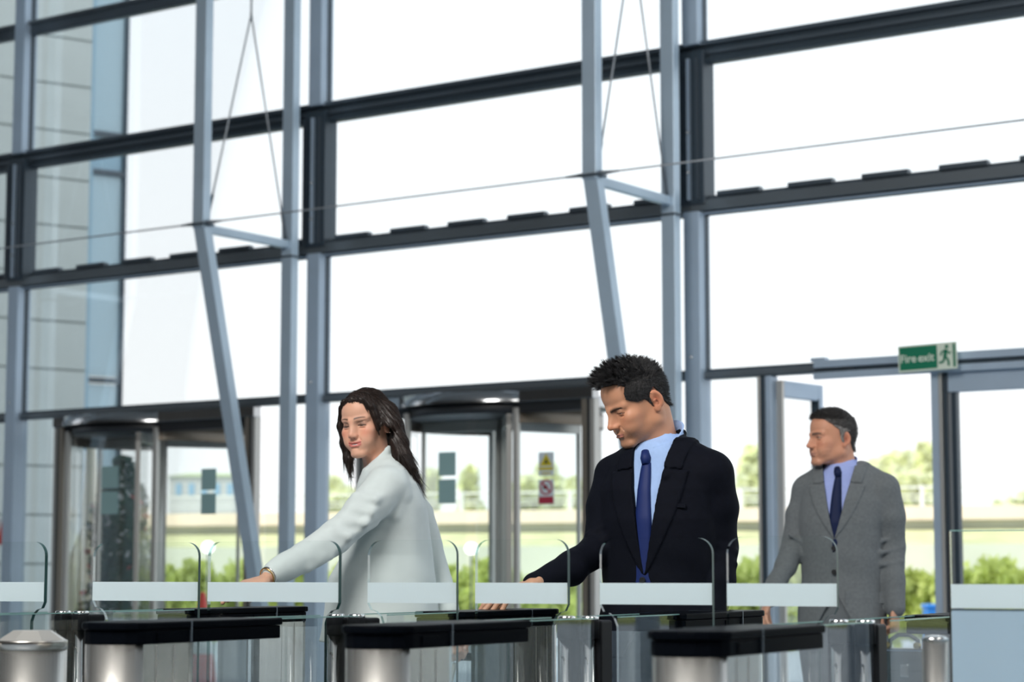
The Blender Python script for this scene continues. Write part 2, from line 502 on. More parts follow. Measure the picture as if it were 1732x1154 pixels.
def notices(px0, px1, spans, label, looks, d=.014):
    s0, s1 = s_at(px0, d), s_at(px1, d)
    base = F((s0 + s1) / 2, d)
    w = s1 - s0
    c0 = at((px0 + px1) / 2, 0, base.y)
    for (y0, y1), lb, lk in zip(spans, label, looks):
        z1 = at((px0 + px1) / 2, y0, base.y).z; z0 = at((px0 + px1) / 2, y1, base.y).z
        t = thing('notice', lb, 'notice', F((s0 + s1) / 2, d, z0), RZF)
        h = z1 - z0
        m = MB(); m.box((-w / 2, 0, 0), (w / 2, .003, h)); m.build('sheet', M_sticker[1] if lk else M_sticker[0], t)
        if lk == 'warn':
            m = MB(); m.add([(-w * .42, -.001, h * .42), (w * .42, -.001, h * .42), (0, -.001, h * .95)], [(0, 1, 2)]); m.build('yellow_triangle', M_sticker[2], t)
            m = MB(); m.add([(-w * .12, -.002, h * .52), (w * .14, -.002, h * .52), (w * .02, -.002, h * .74), (-w * .03, -.002, h * .68)], [(0, 1, 2, 3)]); m.build('black_symbol', M_sticker[4], t)
            m = MB(); m.box((-w * .45, -.002, h * .24), (w * .45, -.001, h * .36)); m.box((-w * .3, -.002, h * .08), (w * .3, -.001, h * .14)); m.build('yellow_bar', M_sticker[2], t)
        if lk == 'stop':
            m = MB()
            ro, ri = w * .42, w * .33
            A = arc(ro, 0, 2 * math.pi, 32); B = arc(ri, 0, 2 * math.pi, 32)
            for i in range(32):
                m.add([(A[i][0], -.001, A[i][1] + h * .68), (A[i+1][0], -.001, A[i+1][1] + h * .68), (B[i+1][0], -.001, B[i+1][1] + h * .68), (B[i][0], -.001, B[i][1] + h * .68)], [(0, 1, 2, 3)])
            m.bar((-ri * .7, -.0015, h * .68 + ri * .7), (ri * .7, -.0015, h * .68 - ri * .7), .014, .001, (1, 0, 1))
            m.build('red_ring', M_sticker[3], t)
            m = MB(); m.box((-w * .2, -.0012, h * .6), (w * .1, -.0008, h * .76)); m.build('black_symbol', M_sticker[4], t)
            m = MB(); m.box((-w * .48, -.002, h * .02), (w * .48, -.001, h * .3)); m.build('red_bar', M_sticker[3], t)
notices(338, 363, ((793, 829), (835, 870)), ('upper grey-green notice back on the left revolving door, right opening', 'lower grey-green notice back on the left revolving door, right opening'), (None, None))
notices(741, 770, ((765, 805), (811, 852)), ('upper grey-green notice back on the door glass right of the woman', 'lower grey-green notice back on the door glass right of the woman'), (None, None))
notices(911, 937, ((765, 805), (811, 853)), ('yellow triangle warning notice on the right revolving door', 'red circle prohibition notice on the right revolving door'), ('warn', 'stop'))
notices(168, 196, ((789, 826), (832, 870)), ('upper pale notice back on the left revolving door glass', 'lower pale notice back on the left revolving door glass'), (None, None))

# ------------------------------------------------------------------ fire exit doorway at the right
sL = s_at(1290); sM = s_at(1390); sR = s_at(1588)
st = struct('trim_30', P1, RZF)
m = MB(); facade_box(m, s_at(1385), EN, -.05, .04, Z4 - .06, Z4 + .045); m.build('door_head', M_rail, st, bevel=.004)
m = MB(); facade_box(m, s_at(1389), EN, .04, .075, Z4 - .075, Z4 - .03); facade_box(m, s_at(1389), EN, .04, .07, Z4 + .0, Z4 + .05); m.build('head_flange', M_frame, st, bevel=.003)
m = MB(); facade_box(m, s_at(1389), EN, .04, .05, Z4 - .03, Z4 + .0); m.build('head_groove', M_dark, st)
m = MB(); facade_box(m, s_at(1383), s_at(1408), .0, .06, Z4 + .045, Z4 + .07); m.build('hinge_block', M_frame, st, bevel=.004)
def upright(name_n, parts):
    st = struct(f'trim_{name_n}', P1, RZF)
    for (pa, pb, d0, d1, mt, nm) in parts:
        m = MB(); facade_box(m, s_at(pa), s_at(pb), d0, d1, 0, Z4 - .03); m.build(nm, mt, st, bevel=.004)
upright(31, [(1290, 1295, .0, .05, M_tube, 'edge_strip'), (1296, 1303, -.05, .05, M_dark, 'seal'), (1304, 1314, -.05, .05, M_frame, 'jamb')])
upright(32, [(1586, 1599, -.05, .05, M_frame, 'jamb'), (1600, 1605, -.02, .06, M_tube, 'edge_strip'), (1606, 1613, -.05, .04, M_dark, 'seal')])
def door_leaf(n, hinge_px, length, zt, rot=0.0, w=.07):
    st = struct(f'door_{n}', F(s_at(hinge_px), 0), RZF + rot)
    m = MB()
    m.box((0, -.025, 0), (w * .45, .025, zt)); m.build('hinge_stile', M_tube, st, bevel=.004)
    m = MB(); m.box((length - w, -.025, 0), (length, .025, zt)); m.build('lock_stile', M_frame, st, bevel=.004)
    m = MB(); m.box((w * .45, -.025, zt - .11), (length - w, .025, zt)); m.build('top_rail', M_frame, st, bevel=.004)
    m = MB(); m.box((w * .45, -.025, 0), (length - w, .025, .16)); m.build('bottom_rail', M_frame, st, bevel=.004)
    m = MB(); m.box((w * .45, -.005, .16), (length - w, .005, zt - .11)); m.build('pane', M_win, st)
    m = MB(); m.box((length - w - .012, -.03, .1), (length - w, .03, zt - .1)); m.build('seal', M_dark, st)
    return st
door_leaf(3, 1322, .52, Z4 - .06, math.radians(85), .06)
dl = struct('door_4', F(s_at(1613), 0), RZF)
m = MB(); m.box((.0, -.03, Z4 - .20), (1.9, .03, Z4 - .07)); m.build('top_rail', M_frame, dl, bevel=.004)
m = MB(); m.box((.02, -.03, 0), (.055, .03, Z4 - .2)); m.build('hinge_stile', M_dark, dl, bevel=.004)
m = MB(); m.box((.055, -.005, .15), (1.9, .005, Z4 - .2)); m.build('pane', M_win, dl)
m = MB(); m.box((.055, -.03, 0), (1.9, .03, .15)); m.build('bottom_rail', M_frame, dl, bevel=.004)
glazed_strip(wn, BAY + .06, s_at(1288)); wn += 1

# fire exit sign
def text_mesh(txt, size, mtl, name, parent, loc, rot=(math.pi / 2, 0, 0), bold=0.0):
    cu = bpy.data.curves.new(name, 'FONT')
    cu.body = txt; cu.size = size; cu.extrude = .0006; cu.offset = bold
    cu.align_x = 'LEFT'
    o = bpy.data.objects.new(name, cu); COL.objects.link(o)
    dg = bpy.context.evaluated_depsgraph_get()
    me = bpy.data.meshes.new_from_object(o.evaluated_get(dg))
    bpy.data.objects.remove(o, do_unlink=True)
    me.materials.clear(); me.materials.append(mtl)
    n = link(name, me, parent, loc); n.rotation_euler = rot
    return n
dS = .16
s0, s1 = s_at(1527, dS), s_at(1627, dS)
yb = F((s0 + s1) / 2, dS).y
zc0, zc1 = at(1577, 627, yb).z, at(1577, 582, yb).z
sw, sh = s1 - s0, zc1 - zc0
M_sg = mat('sign_green', (.006, .19, .10), .4); M_sw = mat('sign_cream', (.72, .80, .68), .45)
sg = thing('exit_sign', 'green and white Fire exit sign hung over the doorway', 'sign', F((s0 + s1) / 2, dS, zc0), RZF)
sg.rotation_euler = (0, math.radians(-1.2), RZF)
m = MB(); m.box((-sw / 2, 0, 0), (sw / 2, .012, sh)); m.build('board', M_sw, sg)
m = MB(); m.box((-sw / 2 + .01, -.002, .012), (sw * .17, 0, sh - .01)); m.box((sw * .44, -.002, .012), (sw / 2 - .008, 0, sh - .01))
m.build('green_field', M_sg, sg)
text_mesh('Fire', sh * .42, M_sw, 'lettering', sg, (-sw * .465, -.003, sh * .36), bold=.0012)
text_mesh('exit', sh * .42, M_sw, 'lettering', sg, (-sw * .155, -.003, sh * .36), bold=.0012)
m = MB()
cx, q = sw * .315, sh
def limb(pts, w):
    for a, b in zip(pts[:-1], pts[1:]):
        m.bar((cx + a[0] * q, -.003, a[1] * q), (cx + b[0] * q, -.003, b[1] * q), w * q, .002, (0, 0, 1) if abs(a[0] - b[0]) > abs(a[1] - b[1]) else (1, 0, 0))
limb([(.02, .74), (-.03, .45)], .13)
limb([(.02, .70), (-.14, .66), (-.2, .52)], .06)
limb([(.04, .70), (.14, .58), (.22, .62)], .06)
limb([(-.02, .47), (.10, .34), (.12, .12)], .08)
limb([(-.03, .47), (-.10, .28), (-.27, .25)], .08)
m.build('running_figure', M_sg, sg)
m = MB()
m.lathe([(.07 * q, 0), (.07 * q, .002)], 16)
for i in range(len(m.v)):
    x, y, z = m.v[i]; m.v[i] = (cx + .06 * q + x, -.0035 - z, .84 * q + y)
m.build('figure_head', M_sg, sg)
for x in (-.37, .37):
    m = MB(); m.box((sw * x - .01, .012, .02), (sw * x + .01, .13, .05)); m.build('bracket', M_rail, sg)
# ------------------------------------------------------------------ speed gates
GA = math.radians(27)
GAX = Vector((math.sin(GA), math.cos(GA), 0))       # towards the far end of a unit
GBX = Vector((math.cos(GA), -math.sin(GA), 0))
RZG = -GA                                            # local x = across, local y = along the unit
UL, PT = 1.96, .957                                  # unit length, post position
CT = 1.0
def stadium(y0, y1, r, rnd0, rnd1, n=8):
    pts = []
    def ends(cy, up, rnd):
        if rnd: return [(r * math.cos(a), cy + up * r * .8 * math.sin(a)) for a in [math.pi * i / n for i in range(n + 1)]]
        return [(r, cy), (-r, cy)]
    a = ends(y1, 1, rnd1)
    b = ends(y0, -1, rnd0)
    return a + list(reversed(b))
M_seam = mat('seam_dark', (.02, .02, .02), .5)
def gate_unit(C0, label, rs=1.398):
    t = thing('gate_pedestal', label, 'turnstile', (C0[0], C0[1], 0), RZG, 'row of glass speed gate pedestals')
    def cap(y0, y1, r0, r1, seam):
        m = MB(); m.prism(stadium(y0, y1, .078, r0, r1), CT - .016, CT); top = m.build('cap_lid', M_black, t, bevel=.004)
        m = MB(); m.prism(stadium(y0 + .004, y1 - .004, .074, r0, r1), CT - .046, CT - .0165); c = m.build('cap_body', M_black, t, bevel=.003)
        m = MB(); m.box((-.0785, seam - .002, CT - .045), (.0785, seam + .002, CT + .0005)); m.build('seam', M_dark2, c)
        e = y0 if r0 else y1
        sg_ = -1 if r0 else 1
        m = MB(); m.box((.074, seam - .12, CT - .04), (.0765, seam - .05, CT - .022)); m.build('sensor_window', M_black, c)
        return c
    cap(0, .517, True, False, .16)
    cap(rs, UL, False, True, 1.80)
    for (a, b, r0, r1) in ((0, .16, True, False), (1.72, UL - .0, False, True)):
        m = MB(); m.prism(stadium(a, b, .070, r0, r1), .02, CT - .046, smooth=False); bd = m.build('steel_body', M_steel, t)
        for p in bd.data.polygons: p.use_smooth = abs(p.normal.z) < .5 and p.area < .1
        for yy in ((a + .045, a + .105) if r0 else (b - .05, b - .12)):
            m = MB(); m.box((-.0708, yy - .0012, .03), (.0708, yy + .0012, CT - .05)); m.build('seam', M_tube, bd)
        m = MB(); m.prism(stadium(a, b, .073, r0, r1), 0, .03); m.build('plinth', M_blackm, t)
    for (a, b) in ((.162, PT - .075), (PT + .075, 1.718)):
        for x in (-.055, .055):
            m = MB(); m.box((x - .004, a, .06), (x + .004, b, CT - .003 if True else 0)); g = m.build('glass_screen', M_clear, t)
            m = MB(); m.box((x - .0042, a, CT - .0035), (x + .0042, b, CT - .001)); m.build('glass_edge', M_tube if False else M_edge2, g)
        m = MB(); m.box((-.07, a, .02), (.07, b, .06)); m.build('bottom_rail', M_steel, t)
    for a in (.19, 1.69):
        m = MB(); m.box((-.055, a - .008, .06), (.055, a + .008, CT - .046)); m.build('screen_upright', M_chrome, t)
    # hinge post: two black housings with a chrome tube each
    for sgn in (-1, 1):
        x = sgn * .030
        m = MB(); m.box((x - .0275, PT - .034, 0), (x + .0275, PT + .034, CT - .008)); hb = m.build('hinge_housing', M_blackm, t, bevel=.006)
        m = MB(); m.lathe([(.016, .05), (.016, CT - .052)], 20, (x, PT - .040, 0)); m.build('chrome_tube', M_chrome, hb)
        m = MB(); m.lathe([(.024, CT - .05), (.024, CT - .012), (.022, CT - .008)], 20, (x, PT - .036, 0)); m.build('collar', M_blackm, hb)
        m = MB(); m.lathe([(.021, CT - .008), (.021, CT + .0), (.017, CT + .002)], 20, (x, PT - .036, 0)); m.build('chrome_cap', M_chrome, hb)
        m = MB(); m.lathe([(.003, 0), (.003, .004)], 8, (0, 0, 0))
        m.v = [(x + vx, PT - .056 - vz, .905 + vy) for vx, vy, vz in m.v]; m.build('screw', M_chrome, hb)
    return t
M_edge2 = mat('pale_glass_edge', (.25, .45, .42), .15)
M_edge3 = glass('soft_glass_edge', (.45, .62, .60), .3)
CU = [Vector((-1.600, 4.943, 0)), Vector((-.829, 4.5, 0)), Vector((-.262, 4.235, 0)), Vector((.318, 3.83, 0))]
gate_unit(CU[0], 'leftmost gate pedestal, only its far end reaching into view')
gate_unit(CU[1], 'long black-capped steel gate pedestal under the woman')
gate_unit(CU[2], 'black-capped steel gate pedestal in front of the dark-suited man')
gate_unit(CU[3], 'black-capped steel gate pedestal before the grey-suited man', 1.57)

def wing(P, sgn, length, open_, label, top=1.183, gap=.0):
    """P: hinge line on the floor; sgn -1 reaches left, +1 right; open_: swing in radians"""
    rz = RZG + open_
    t = thing('glass_gate_wing', label, 'glass gate', P, rz, 'glass wings of the speed gates')
    th = .006
    R, n = .036, 7
    s = sgn
    zb = 1.008
    def cor(cx, cz, a0, a1, r=R):
        return [(cx + s * r * math.cos(a0 + (a1 - a0) * i / n), cz + r * math.sin(a0 + (a1 - a0) * i / n)) for i in range(n + 1)]
    up = [(s * .055, .12), (s * length, .12)]
    up += cor(length * s - s * R, top - R, 0, math.pi / 2)
    up += cor(s * (.012 + R), top - R, math.pi / 2, math.pi)
    up += [(s * .012, zb + .02), (s * .020, zb + .004), (s * .035, zb), (s * .048, zb - .012), (s * .055, zb - .03)]
    m = MB()
    vs = [Vector((x, -th, z)) for x, z in up] + [Vector((x, th, z)) for x, z in up]
    k = len(up)
    m.add(vs, [tuple(range(k)), tuple(reversed(range(k, 2 * k)))])
    t_g = m.build('glass', M_clear, t)
    fs = [(i, (i + 1) % k, (i + 1) % k + k, i + k) for i in range(k)]
    right = [q for q in fs if (up[q[1]][1] - up[q[0]][1]) * s > .0005]
    m = MB(); m.add(vs, right); m.build('glass_edge', M_edge, t)
    m = MB(); m.add(vs, [q for q in fs if q not in right]); m.build('glass_edge', M_edge3, t)
    m = MB(); x0, x1 = sorted((s * .0125, s * (length - .0005))); m.box((x0, -th - .0008, 1.029), (x1, -th - .0002, 1.079)); m.build('frosted_band', M_band, t)
    for zz in (.25, .55):
        m = MB(); x0, x1 = sorted((s * .03, s * .066)); m.box((x0, -.009, zz), (x1, .009, zz + .035)); m.build('hinge_clamp', M_blackm, t, bevel=.003)
    return t
def gate_post(i, s):
    return CU[i] + GAX * PT + GBX * (s * .030)
def wing_to(i, s, px_end, open_, label):
    P = gate_post(i, s)
    best = None
    for q in range(150, 700):
        L = q / 1000.0
        d = Vector((math.cos(RZG + open_), math.sin(RZG + open_), 0)) * s
        e = P + d * L
        px = W / 2 + FPX * e.x / (e.y * CP + .1 * SP)
        if best is None or abs(px - px_end) < best[0]: best = (abs(px - px_end), L)
    return wing(P, s, best[1], open_, label)
wing_to(0, +1, 338, .10, 'glass gate wing at the far left lane, hinged on its left')
wing_to(1, -1, 355, -.10, 'wide glass gate wing over the reaching pale sleeve')
wing_to(1, +1, 774, .05, 'glass gate wing across the back of the pale jacket')
wing_to(2, -1, 806, -.06, 'glass gate wing over the dark-suited man\'s outstretched hand')
wing_to(2, +1, 1205, .0, 'glass gate wing in front of the dark suit and blue tie')
wing_to(3, -1, 1230, .0, 'glass gate wing crossing the grey-suited man\'s jacket')
w = wing(at(84, 973, 5.55) * 1.0, -1, .34, .0, 'glass wing cut off by the left edge of the picture')
w.location.z = 0

# tall frosted end screen at the right with its chrome bollard
e0 = at(1609, 973, 4.42)
t = thing('glass_end_screen', 'large frosted glass screen at the right edge', 'glass screen', (e0.x, e0.y, 0), RZG)
m = MB(); m.box((0, -.006, .02), (1.0, .006, 1.188)); m.build('glass', M_clear, t)
m = MB(); m.box((-.004, -.0065, .02), (0, .0065, 1.188)); m.build('glass_edge', M_chrome, t)
m = MB(); m.box((.001, -.0066, 1.188), (1.0, .0066, 1.190)); m.build('glass_edge', M_edge2, t)
m = MB(); m.box((.0005, -.0075, 1.030), (1.0, -.0065, 1.079)); m.build('frosted_band', M_band, t)
m = MB(); m.box((.0005, -.0075, .02), (1.0, -.0065, 1.027)); m.build('frosted_panel', M_frost, t)
m = MB(); m.box((0, -.009, 1.0265), (1.0, -.006, 1.029)); m.build('joint_line', M_dark2, t)
m = MB(); m.box((-.0, -.02, 0), (1.0, .02, .02)); m.build('floor_rail', M_steel, t)
b0 = at(1579, 973, 4.2)
t = thing('bollard', 'round brushed steel bollard beside the frosted screen', 'bollard', (b0.x, b0.y, 0))
m = MB(); m.lathe([(.0255, 0), (.0255, .972)], 32); m.build('tube', M_steel, t)
m = MB(); m.lathe([(.0265, .972), (.0265, .975), (.02, .979), (.004, .981)], 32); m.build('domed_cap', M_chrome, t)
m = MB(); m.lathe([(.045, 0), (.045, .006), (.0255, .008)], 32); m.build('floor_flange', M_steel, t)
b1 = at(57, 973, 4.75)
t = thing('steel_drum_post', 'wide round steel drum with sloping top at the bottom left', 'bollard', (b1.x, b1.y, 0), .5)
m = MB(); m.lathe([(.0765, 0), (.0765, .935)], 48); m.build('drum', M_steel, t)
m = MB(); m.lathe([(.0775, .935), (.0775, .952), (.0765, .955)], 48); m.build('rim', M_steel, t)
m = MB(); m.lathe([(.0765, .955), (.045, .975), (.044, .976)], 8, smooth=False); m.build('bevelled_top', M_tube, t)
# near cap of the neighbouring pedestal, at the far left

# ------------------------------------------------------------------ outside: grey stone-clad building
M_clad = mat('grey_stone_cladding', (.70, .74, .70), .65, noise=.06, nscale=1.2)
M_joint = mat('cladding_joint', (.34, .37, .36), .8)
wa = math.radians(90 - 56)
bw = at(146, 600, 27.0); bw.z = 0
t = thing('office_building', 'grey stone-clad building beyond the glass at the left', 'building', bw, wa)
PHH = .612
m = MB(); m.box((-9, .03, 0), (0, .6, 12)); m.build('wall', M_joint, t)
first = None
for r in range(19):
    for c in range(3):
        off = 0
        x1 = -c * 3.0 - .01; x0 = x1 - 2.98
        if first is None:
            m = MB(); m.box((-2.98, 0, .012), (0, .03, PHH - .012)); first = m.build('panel', M_clad, t, bevel=.004); first.location = (x1, 0, r * PHH)
        else: dup(first, (x1, 0, r * PHH))
M_bglass = mat('blue_tower_glass', (.30, .52, .66), .06, .0, .9, coat=1.0)
M_bglass2 = mat('pale_tower_glass', (.50, .68, .76), .08, .0, .9, coat=.6)
m = MB(); m.box((.02, .30, 0), (.16, .6, 12)); m.build('corner_return', M_bglass, t)
gx = .60
glz = [(0, 3.55, M_bglass2), (3.65, 6.3, M_bglass2), (6.36, 6.8, M_bglass), (6.88, 12, M_bglass2)]
for z0, z1, mt in glz:
    m = MB(); m.box((.16, .38, z0), (gx, .40, z1)); m.build('window_pane', mt, t)
m = MB(); m.box((gx, .33, 0), (gx + .05, .45, 12)); m.build('corner_mullion', M_dark, t)
for z in (3.6, 6.33, 6.84):
    m = MB(); m.box((.0, .33, z - .035), (gx, .45, z + .035)); m.build('window_transom', M_dark2, t)

# ------------------------------------------------------------------ outside: road bridge, bank, hedge and trees
M_conc = mat('bridge_concrete', (.62, .64, .58), .8, noise=.1, nscale=.4)
M_fasc = mat('bridge_fascia_stone', (.95, .80, .66), .8, noise=.1, nscale=.3)
M_white = mat('white_railing_paint', (.85, .85, .85), .5)
BA = math.radians(-66 + 90 - 90)      # bridge runs roughly like the facade, far behind
bd = Vector((math.sin(math.radians(70)), -math.cos(math.radians(70)), 0))
RB = math.atan2(bd.y, bd.x)
bc = at(1000, 973, 84.0); bc.z = 0
t = thing('road_bridge', 'raised road bridge with white railing beyond the hedge', 'bridge', bc, RB)
m = MB(); m.box((-60, 0, 2.85), (40, 9, 3.10)); m.build('deck', M_conc, t)
m = MB(); m.box((-60, -.35, 3.10), (40, .0, 3.62)); m.build('fascia', M_fasc, t)
m = MB(); m.box((-60, .2, 2.55), (40, .5, 2.85)); m.build('edge_beam', M_conc, t)
for k in range(7):
    m = MB(); m.lathe([(.5, 0), (.5, 2.55)], 16, (-50 + k * 14, 4, 0)); m.build('pier', M_conc, t)
m = MB()
m.box((-60, -.2, 4.28), (40, -.12, 4.36)); m.box((-60, -.2, 4.02), (40, -.14, 4.07)); m.box((-60, -.2, 3.84), (40, -.14, 3.89))
m.build('railing_bars', M_white, t)
m = MB(); m.box((-.07, -.24, 3.1), (.07, -.12, 4.4)); f0 = m.build('railing_post', M_white, t); f0.location = (-56, 0, 0)
for k in range(1, 42): dup(f0, (-56 + k * 2.3, 0, 0))
M_bank = mat('grassy_bank', (.66, .64, .34), .9, noise=.2, nscale=.8)
t = struct('grass_bank', bc, RB)
m = MB(); m.box((-70, -6.4, 0), (60, -6.0, 2.12)); m.build('retaining_wall', mat('pale_retaining_wall', (.78, .78, .70), .8, noise=.1, nscale=.3), t)
m = MB(); m.add([(-70, -6, 2.05), (60, -6, 2.05), (60, -.8, 2.72), (-70, -.8, 2.72), (-70, 2, 0), (60, 2, 0)], [(0, 1, 2, 3), (3, 2, 5, 4)]); m.build('slope', M_bank, t)
M_lawn = mat('lawn', (.30, .34, .10), .9, noise=.25, nscale=1.5)
m = MB(); m.box((-70, -38, -.02), (60, -6.4, .02)); m.build('lawn', M_lawn, t)

def leaf_mesh(n, sx_, sy_, sz_, size, seed, hollow=.55):
    """n small quads scattered in an ellipsoid crown made of lumps"""
    r = np.random.default_rng(seed)
    lumps = r.normal(size=(14, 3)); lumps /= np.linalg.norm(lumps, axis=1)[:, None]
    lumps *= r.uniform(.2, .75, (14, 1))
    lr = r.uniform(.22, .42, 14)
    k = r.integers(0, 14, n)
    d = r.normal(size=(n, 3)); d /= np.linalg.norm(d, axis=1)[:, None]
    p = lumps[k] + d * (lr[k] * r.uniform(hollow, 1, n))[:, None]
    p *= np.array([sx_, sy_, sz_])
    a = r.normal(size=(n, 3)); a /= np.linalg.norm(a, axis=1)[:, None]
    b = np.cross(a, r.normal(size=(n, 3))); b /= np.linalg.norm(b, axis=1)[:, None]
    s = size * r.uniform(.6, 1.3, n)[:, None]
    v = np.stack([p - a * s - b * s * .6, p + a * s - b * s * .6, p + a * s + b * s * .6, p - a * s + b * s * .6], 1).reshape(-1, 3)
    return v
def quads(name, v, mtl, parent=None, loc=None):
    me = bpy.data.meshes.new(name)
    n = len(v) // 4
    me.vertices.add(len(v)); me.vertices.foreach_set('co', v.astype(np.float32).ravel())
    me.loops.add(n * 4); me.loops.foreach_set('vertex_index', np.arange(n * 4, dtype=np.int32))
    me.polygons.add(n); me.polygons.foreach_set('loop_start', np.arange(0, n * 4, 4, dtype=np.int32))
    me.update(); me.validate()
    me.materials.append(mtl)
    return link(name, me, parent, loc)
def leafmat(name, c):
    m = mat(name, c, .7, noise=.35, nscale=2.5)
    nt = m.node_tree; b = nt.nodes['Principled BSDF']; out = nt.nodes['Material Output']
    tl = nt.nodes.new('ShaderNodeBsdfTranslucent'); tl.inputs[0].default_value = (*[min(1, q * 1.25) for q in c], 1)
    mx = nt.nodes.new('ShaderNodeMixShader'); mx.inputs[0].default_value = .4
    nt.links.new(b.outputs[0], mx.inputs[1]); nt.links.new(tl.outputs[0], mx.inputs[2]); nt.links.new(mx.outputs[0], out.inputs[0])
    return m
M_pale = leafmat('haze_pale_foliage', (.88, .90, .62))  # distant haze and glare are put into this leaf colour
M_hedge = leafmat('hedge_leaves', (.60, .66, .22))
M_dkleaf = leafmat('dark_leaves', (.03, .11, .06))
M_bark = mat('bark', (.25, .22, .17), .9)
def tree(px, ytop, Y, hw, hh, label, seed, n=2600, m_=M_pale):
    p = at(px, ytop, Y)
    t = thing('tree', label, 'tree', (p.x, p.y, 0), 0, 'pale trees beyond the bridge')
    cz = p.z - hh
    quads('crown', leaf_mesh(n, hw, hw * .8, hh, .28, seed), m_, t, (0, 0, cz))
    m = MB(); m.tube([(0, 0, 0), (.1, 0, cz * .6), (0, 0, cz)], [.3, .2, .1], 8)
    for k in range(5):
        a = k * 1.3 + seed
        m.tube([(0, 0, cz * .7), (hw * .5 * math.cos(a), hw * .4 * math.sin(a), cz + hh * .3 * math.sin(k))], [.1, .04], 6)
    m.build('trunk', M_bark, t)
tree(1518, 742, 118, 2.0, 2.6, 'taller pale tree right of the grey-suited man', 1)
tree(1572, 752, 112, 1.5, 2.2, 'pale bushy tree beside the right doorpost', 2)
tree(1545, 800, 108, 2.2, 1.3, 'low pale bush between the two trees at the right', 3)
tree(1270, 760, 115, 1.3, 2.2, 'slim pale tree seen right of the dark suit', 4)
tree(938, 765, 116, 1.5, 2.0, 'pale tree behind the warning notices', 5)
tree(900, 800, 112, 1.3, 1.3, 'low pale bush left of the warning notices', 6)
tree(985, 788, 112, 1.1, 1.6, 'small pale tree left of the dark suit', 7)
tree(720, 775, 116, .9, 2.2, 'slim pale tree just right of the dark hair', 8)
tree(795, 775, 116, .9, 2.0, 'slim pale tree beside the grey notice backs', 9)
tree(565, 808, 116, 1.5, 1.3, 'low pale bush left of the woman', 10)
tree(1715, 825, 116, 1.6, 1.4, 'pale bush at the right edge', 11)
# hedge: separate bushes in a row
hb = [(x, 936 + (i * 37 % 9)) for i, x in enumerate(range(30, 1790, 58))]
hm = [quads('bush', leaf_mesh(1500, .62, .5, .62, .055, 40 + i, .3), M_hedge) for i in range(3)]
for o in hm: bpy.data.objects.remove(o, do_unlink=True)
hmesh = [me for me in bpy.data.meshes if me.name.startswith('bush')]
hp0 = at(866, 973, 34.0)
hedge = thing('hedge', 'long green hedge of rounded bushes beyond the doors', 'hedge', (hp0.x, hp0.y, 0))
for i, (x, yt) in enumerate(hb):
    Y = 34.5 - .35 * (x / 58) * .3
    p = at(x, yt, Y)
    o = link('bush', hmesh[i % 3], hedge, (p.x - hp0.x, p.y - hp0.y, .64), i * 1.7)
    o.scale = (1.05, 1.05, (p.z - .60) / .53)

# pale building far left, hill, lamps, cone, parasol, flowers
p0, p1 = at(283, 973, 150), at(392, 973, 150)
t = thing('warehouse', 'pale low building behind the railing at the left', 'building', (p0.x, 150, 0), 0)
zt = at(330, 806, 150).z; zr = at(330, 796, 150).z
m = MB(); m.box((0, 0, 0), (p1.x - p0.x, 8, zt)); m.build('wall', mat('pale_render', (.70, .69, .62), .8), t)
m = MB(); m.add([(-.2, -.2, zt), (p1.x - p0.x + .2, -.2, zt), (p1.x - p0.x - .8, 4, zr), (.8, 4, zr), (-.2, 8, zt), (p1.x - p0.x + .2, 8, zt)], [(0, 1, 2, 3), (3, 2, 5, 4), (0, 3, 4), (1, 5, 2)]); m.build('roof', mat('moss_roof', (.55, .62, .35), .9), t)
for k in range(5):
    m = MB(); m.box((.5 + k * .9, -.05, zt - 1.3), (.9 + k * .9, .02, zt - .5)); m.build('window', M_bglass, t)
M_globe = mat('lit_globe', (1, 1, 1), .3, emit=((1, .98, .92), 2.2))
for i, (px, py, lb) in enumerate(((352, 926, 'white globe lamp glowing beyond the left revolving door'), (797, 928, 'white globe lamp glowing between the pale jacket and dark suit'))):
    p = at(px, py, 30)
    t = thing('globe_lamp', lb, 'lamp', (p.x, p.y, 0), 0, 'globe lamps outside')
    m = MB(); m.lathe([(.03, 0), (.075, .03), (.09, .08), (.075, .13), (.03, .16)], 16, (0, 0, p.z - .08)); m.build('globe', M_globe, t)
    m = MB(); m.lathe([(.012, 0), (.012, p.z - .08)], 10); m.build('pole', M_dark2, t)
M_cone = mat('traffic_cone_red', (.75, .05, .03), .5)
p = at(343, 973, 19)
t = thing('traffic_cone', 'tall red traffic cone outside the left revolving door', 'traffic cone', (p.x, p.y, 0))
m = MB(); m.lathe([(.16, .03), (.025, .93), (.02, .94)], 20); m.build('cone', M_cone, t)
m = MB(); m.lathe([(.107, .40), (.075, .60)], 20); m.v = [(x * 1.03, y * 1.03, z) for x, y, z in m.v]; m.build('white_sleeve', M_white, t)
m = MB(); m.box((-.22, -.22, 0), (.22, .22, .035)); m.build('base', M_blackm, t, bevel=.01)
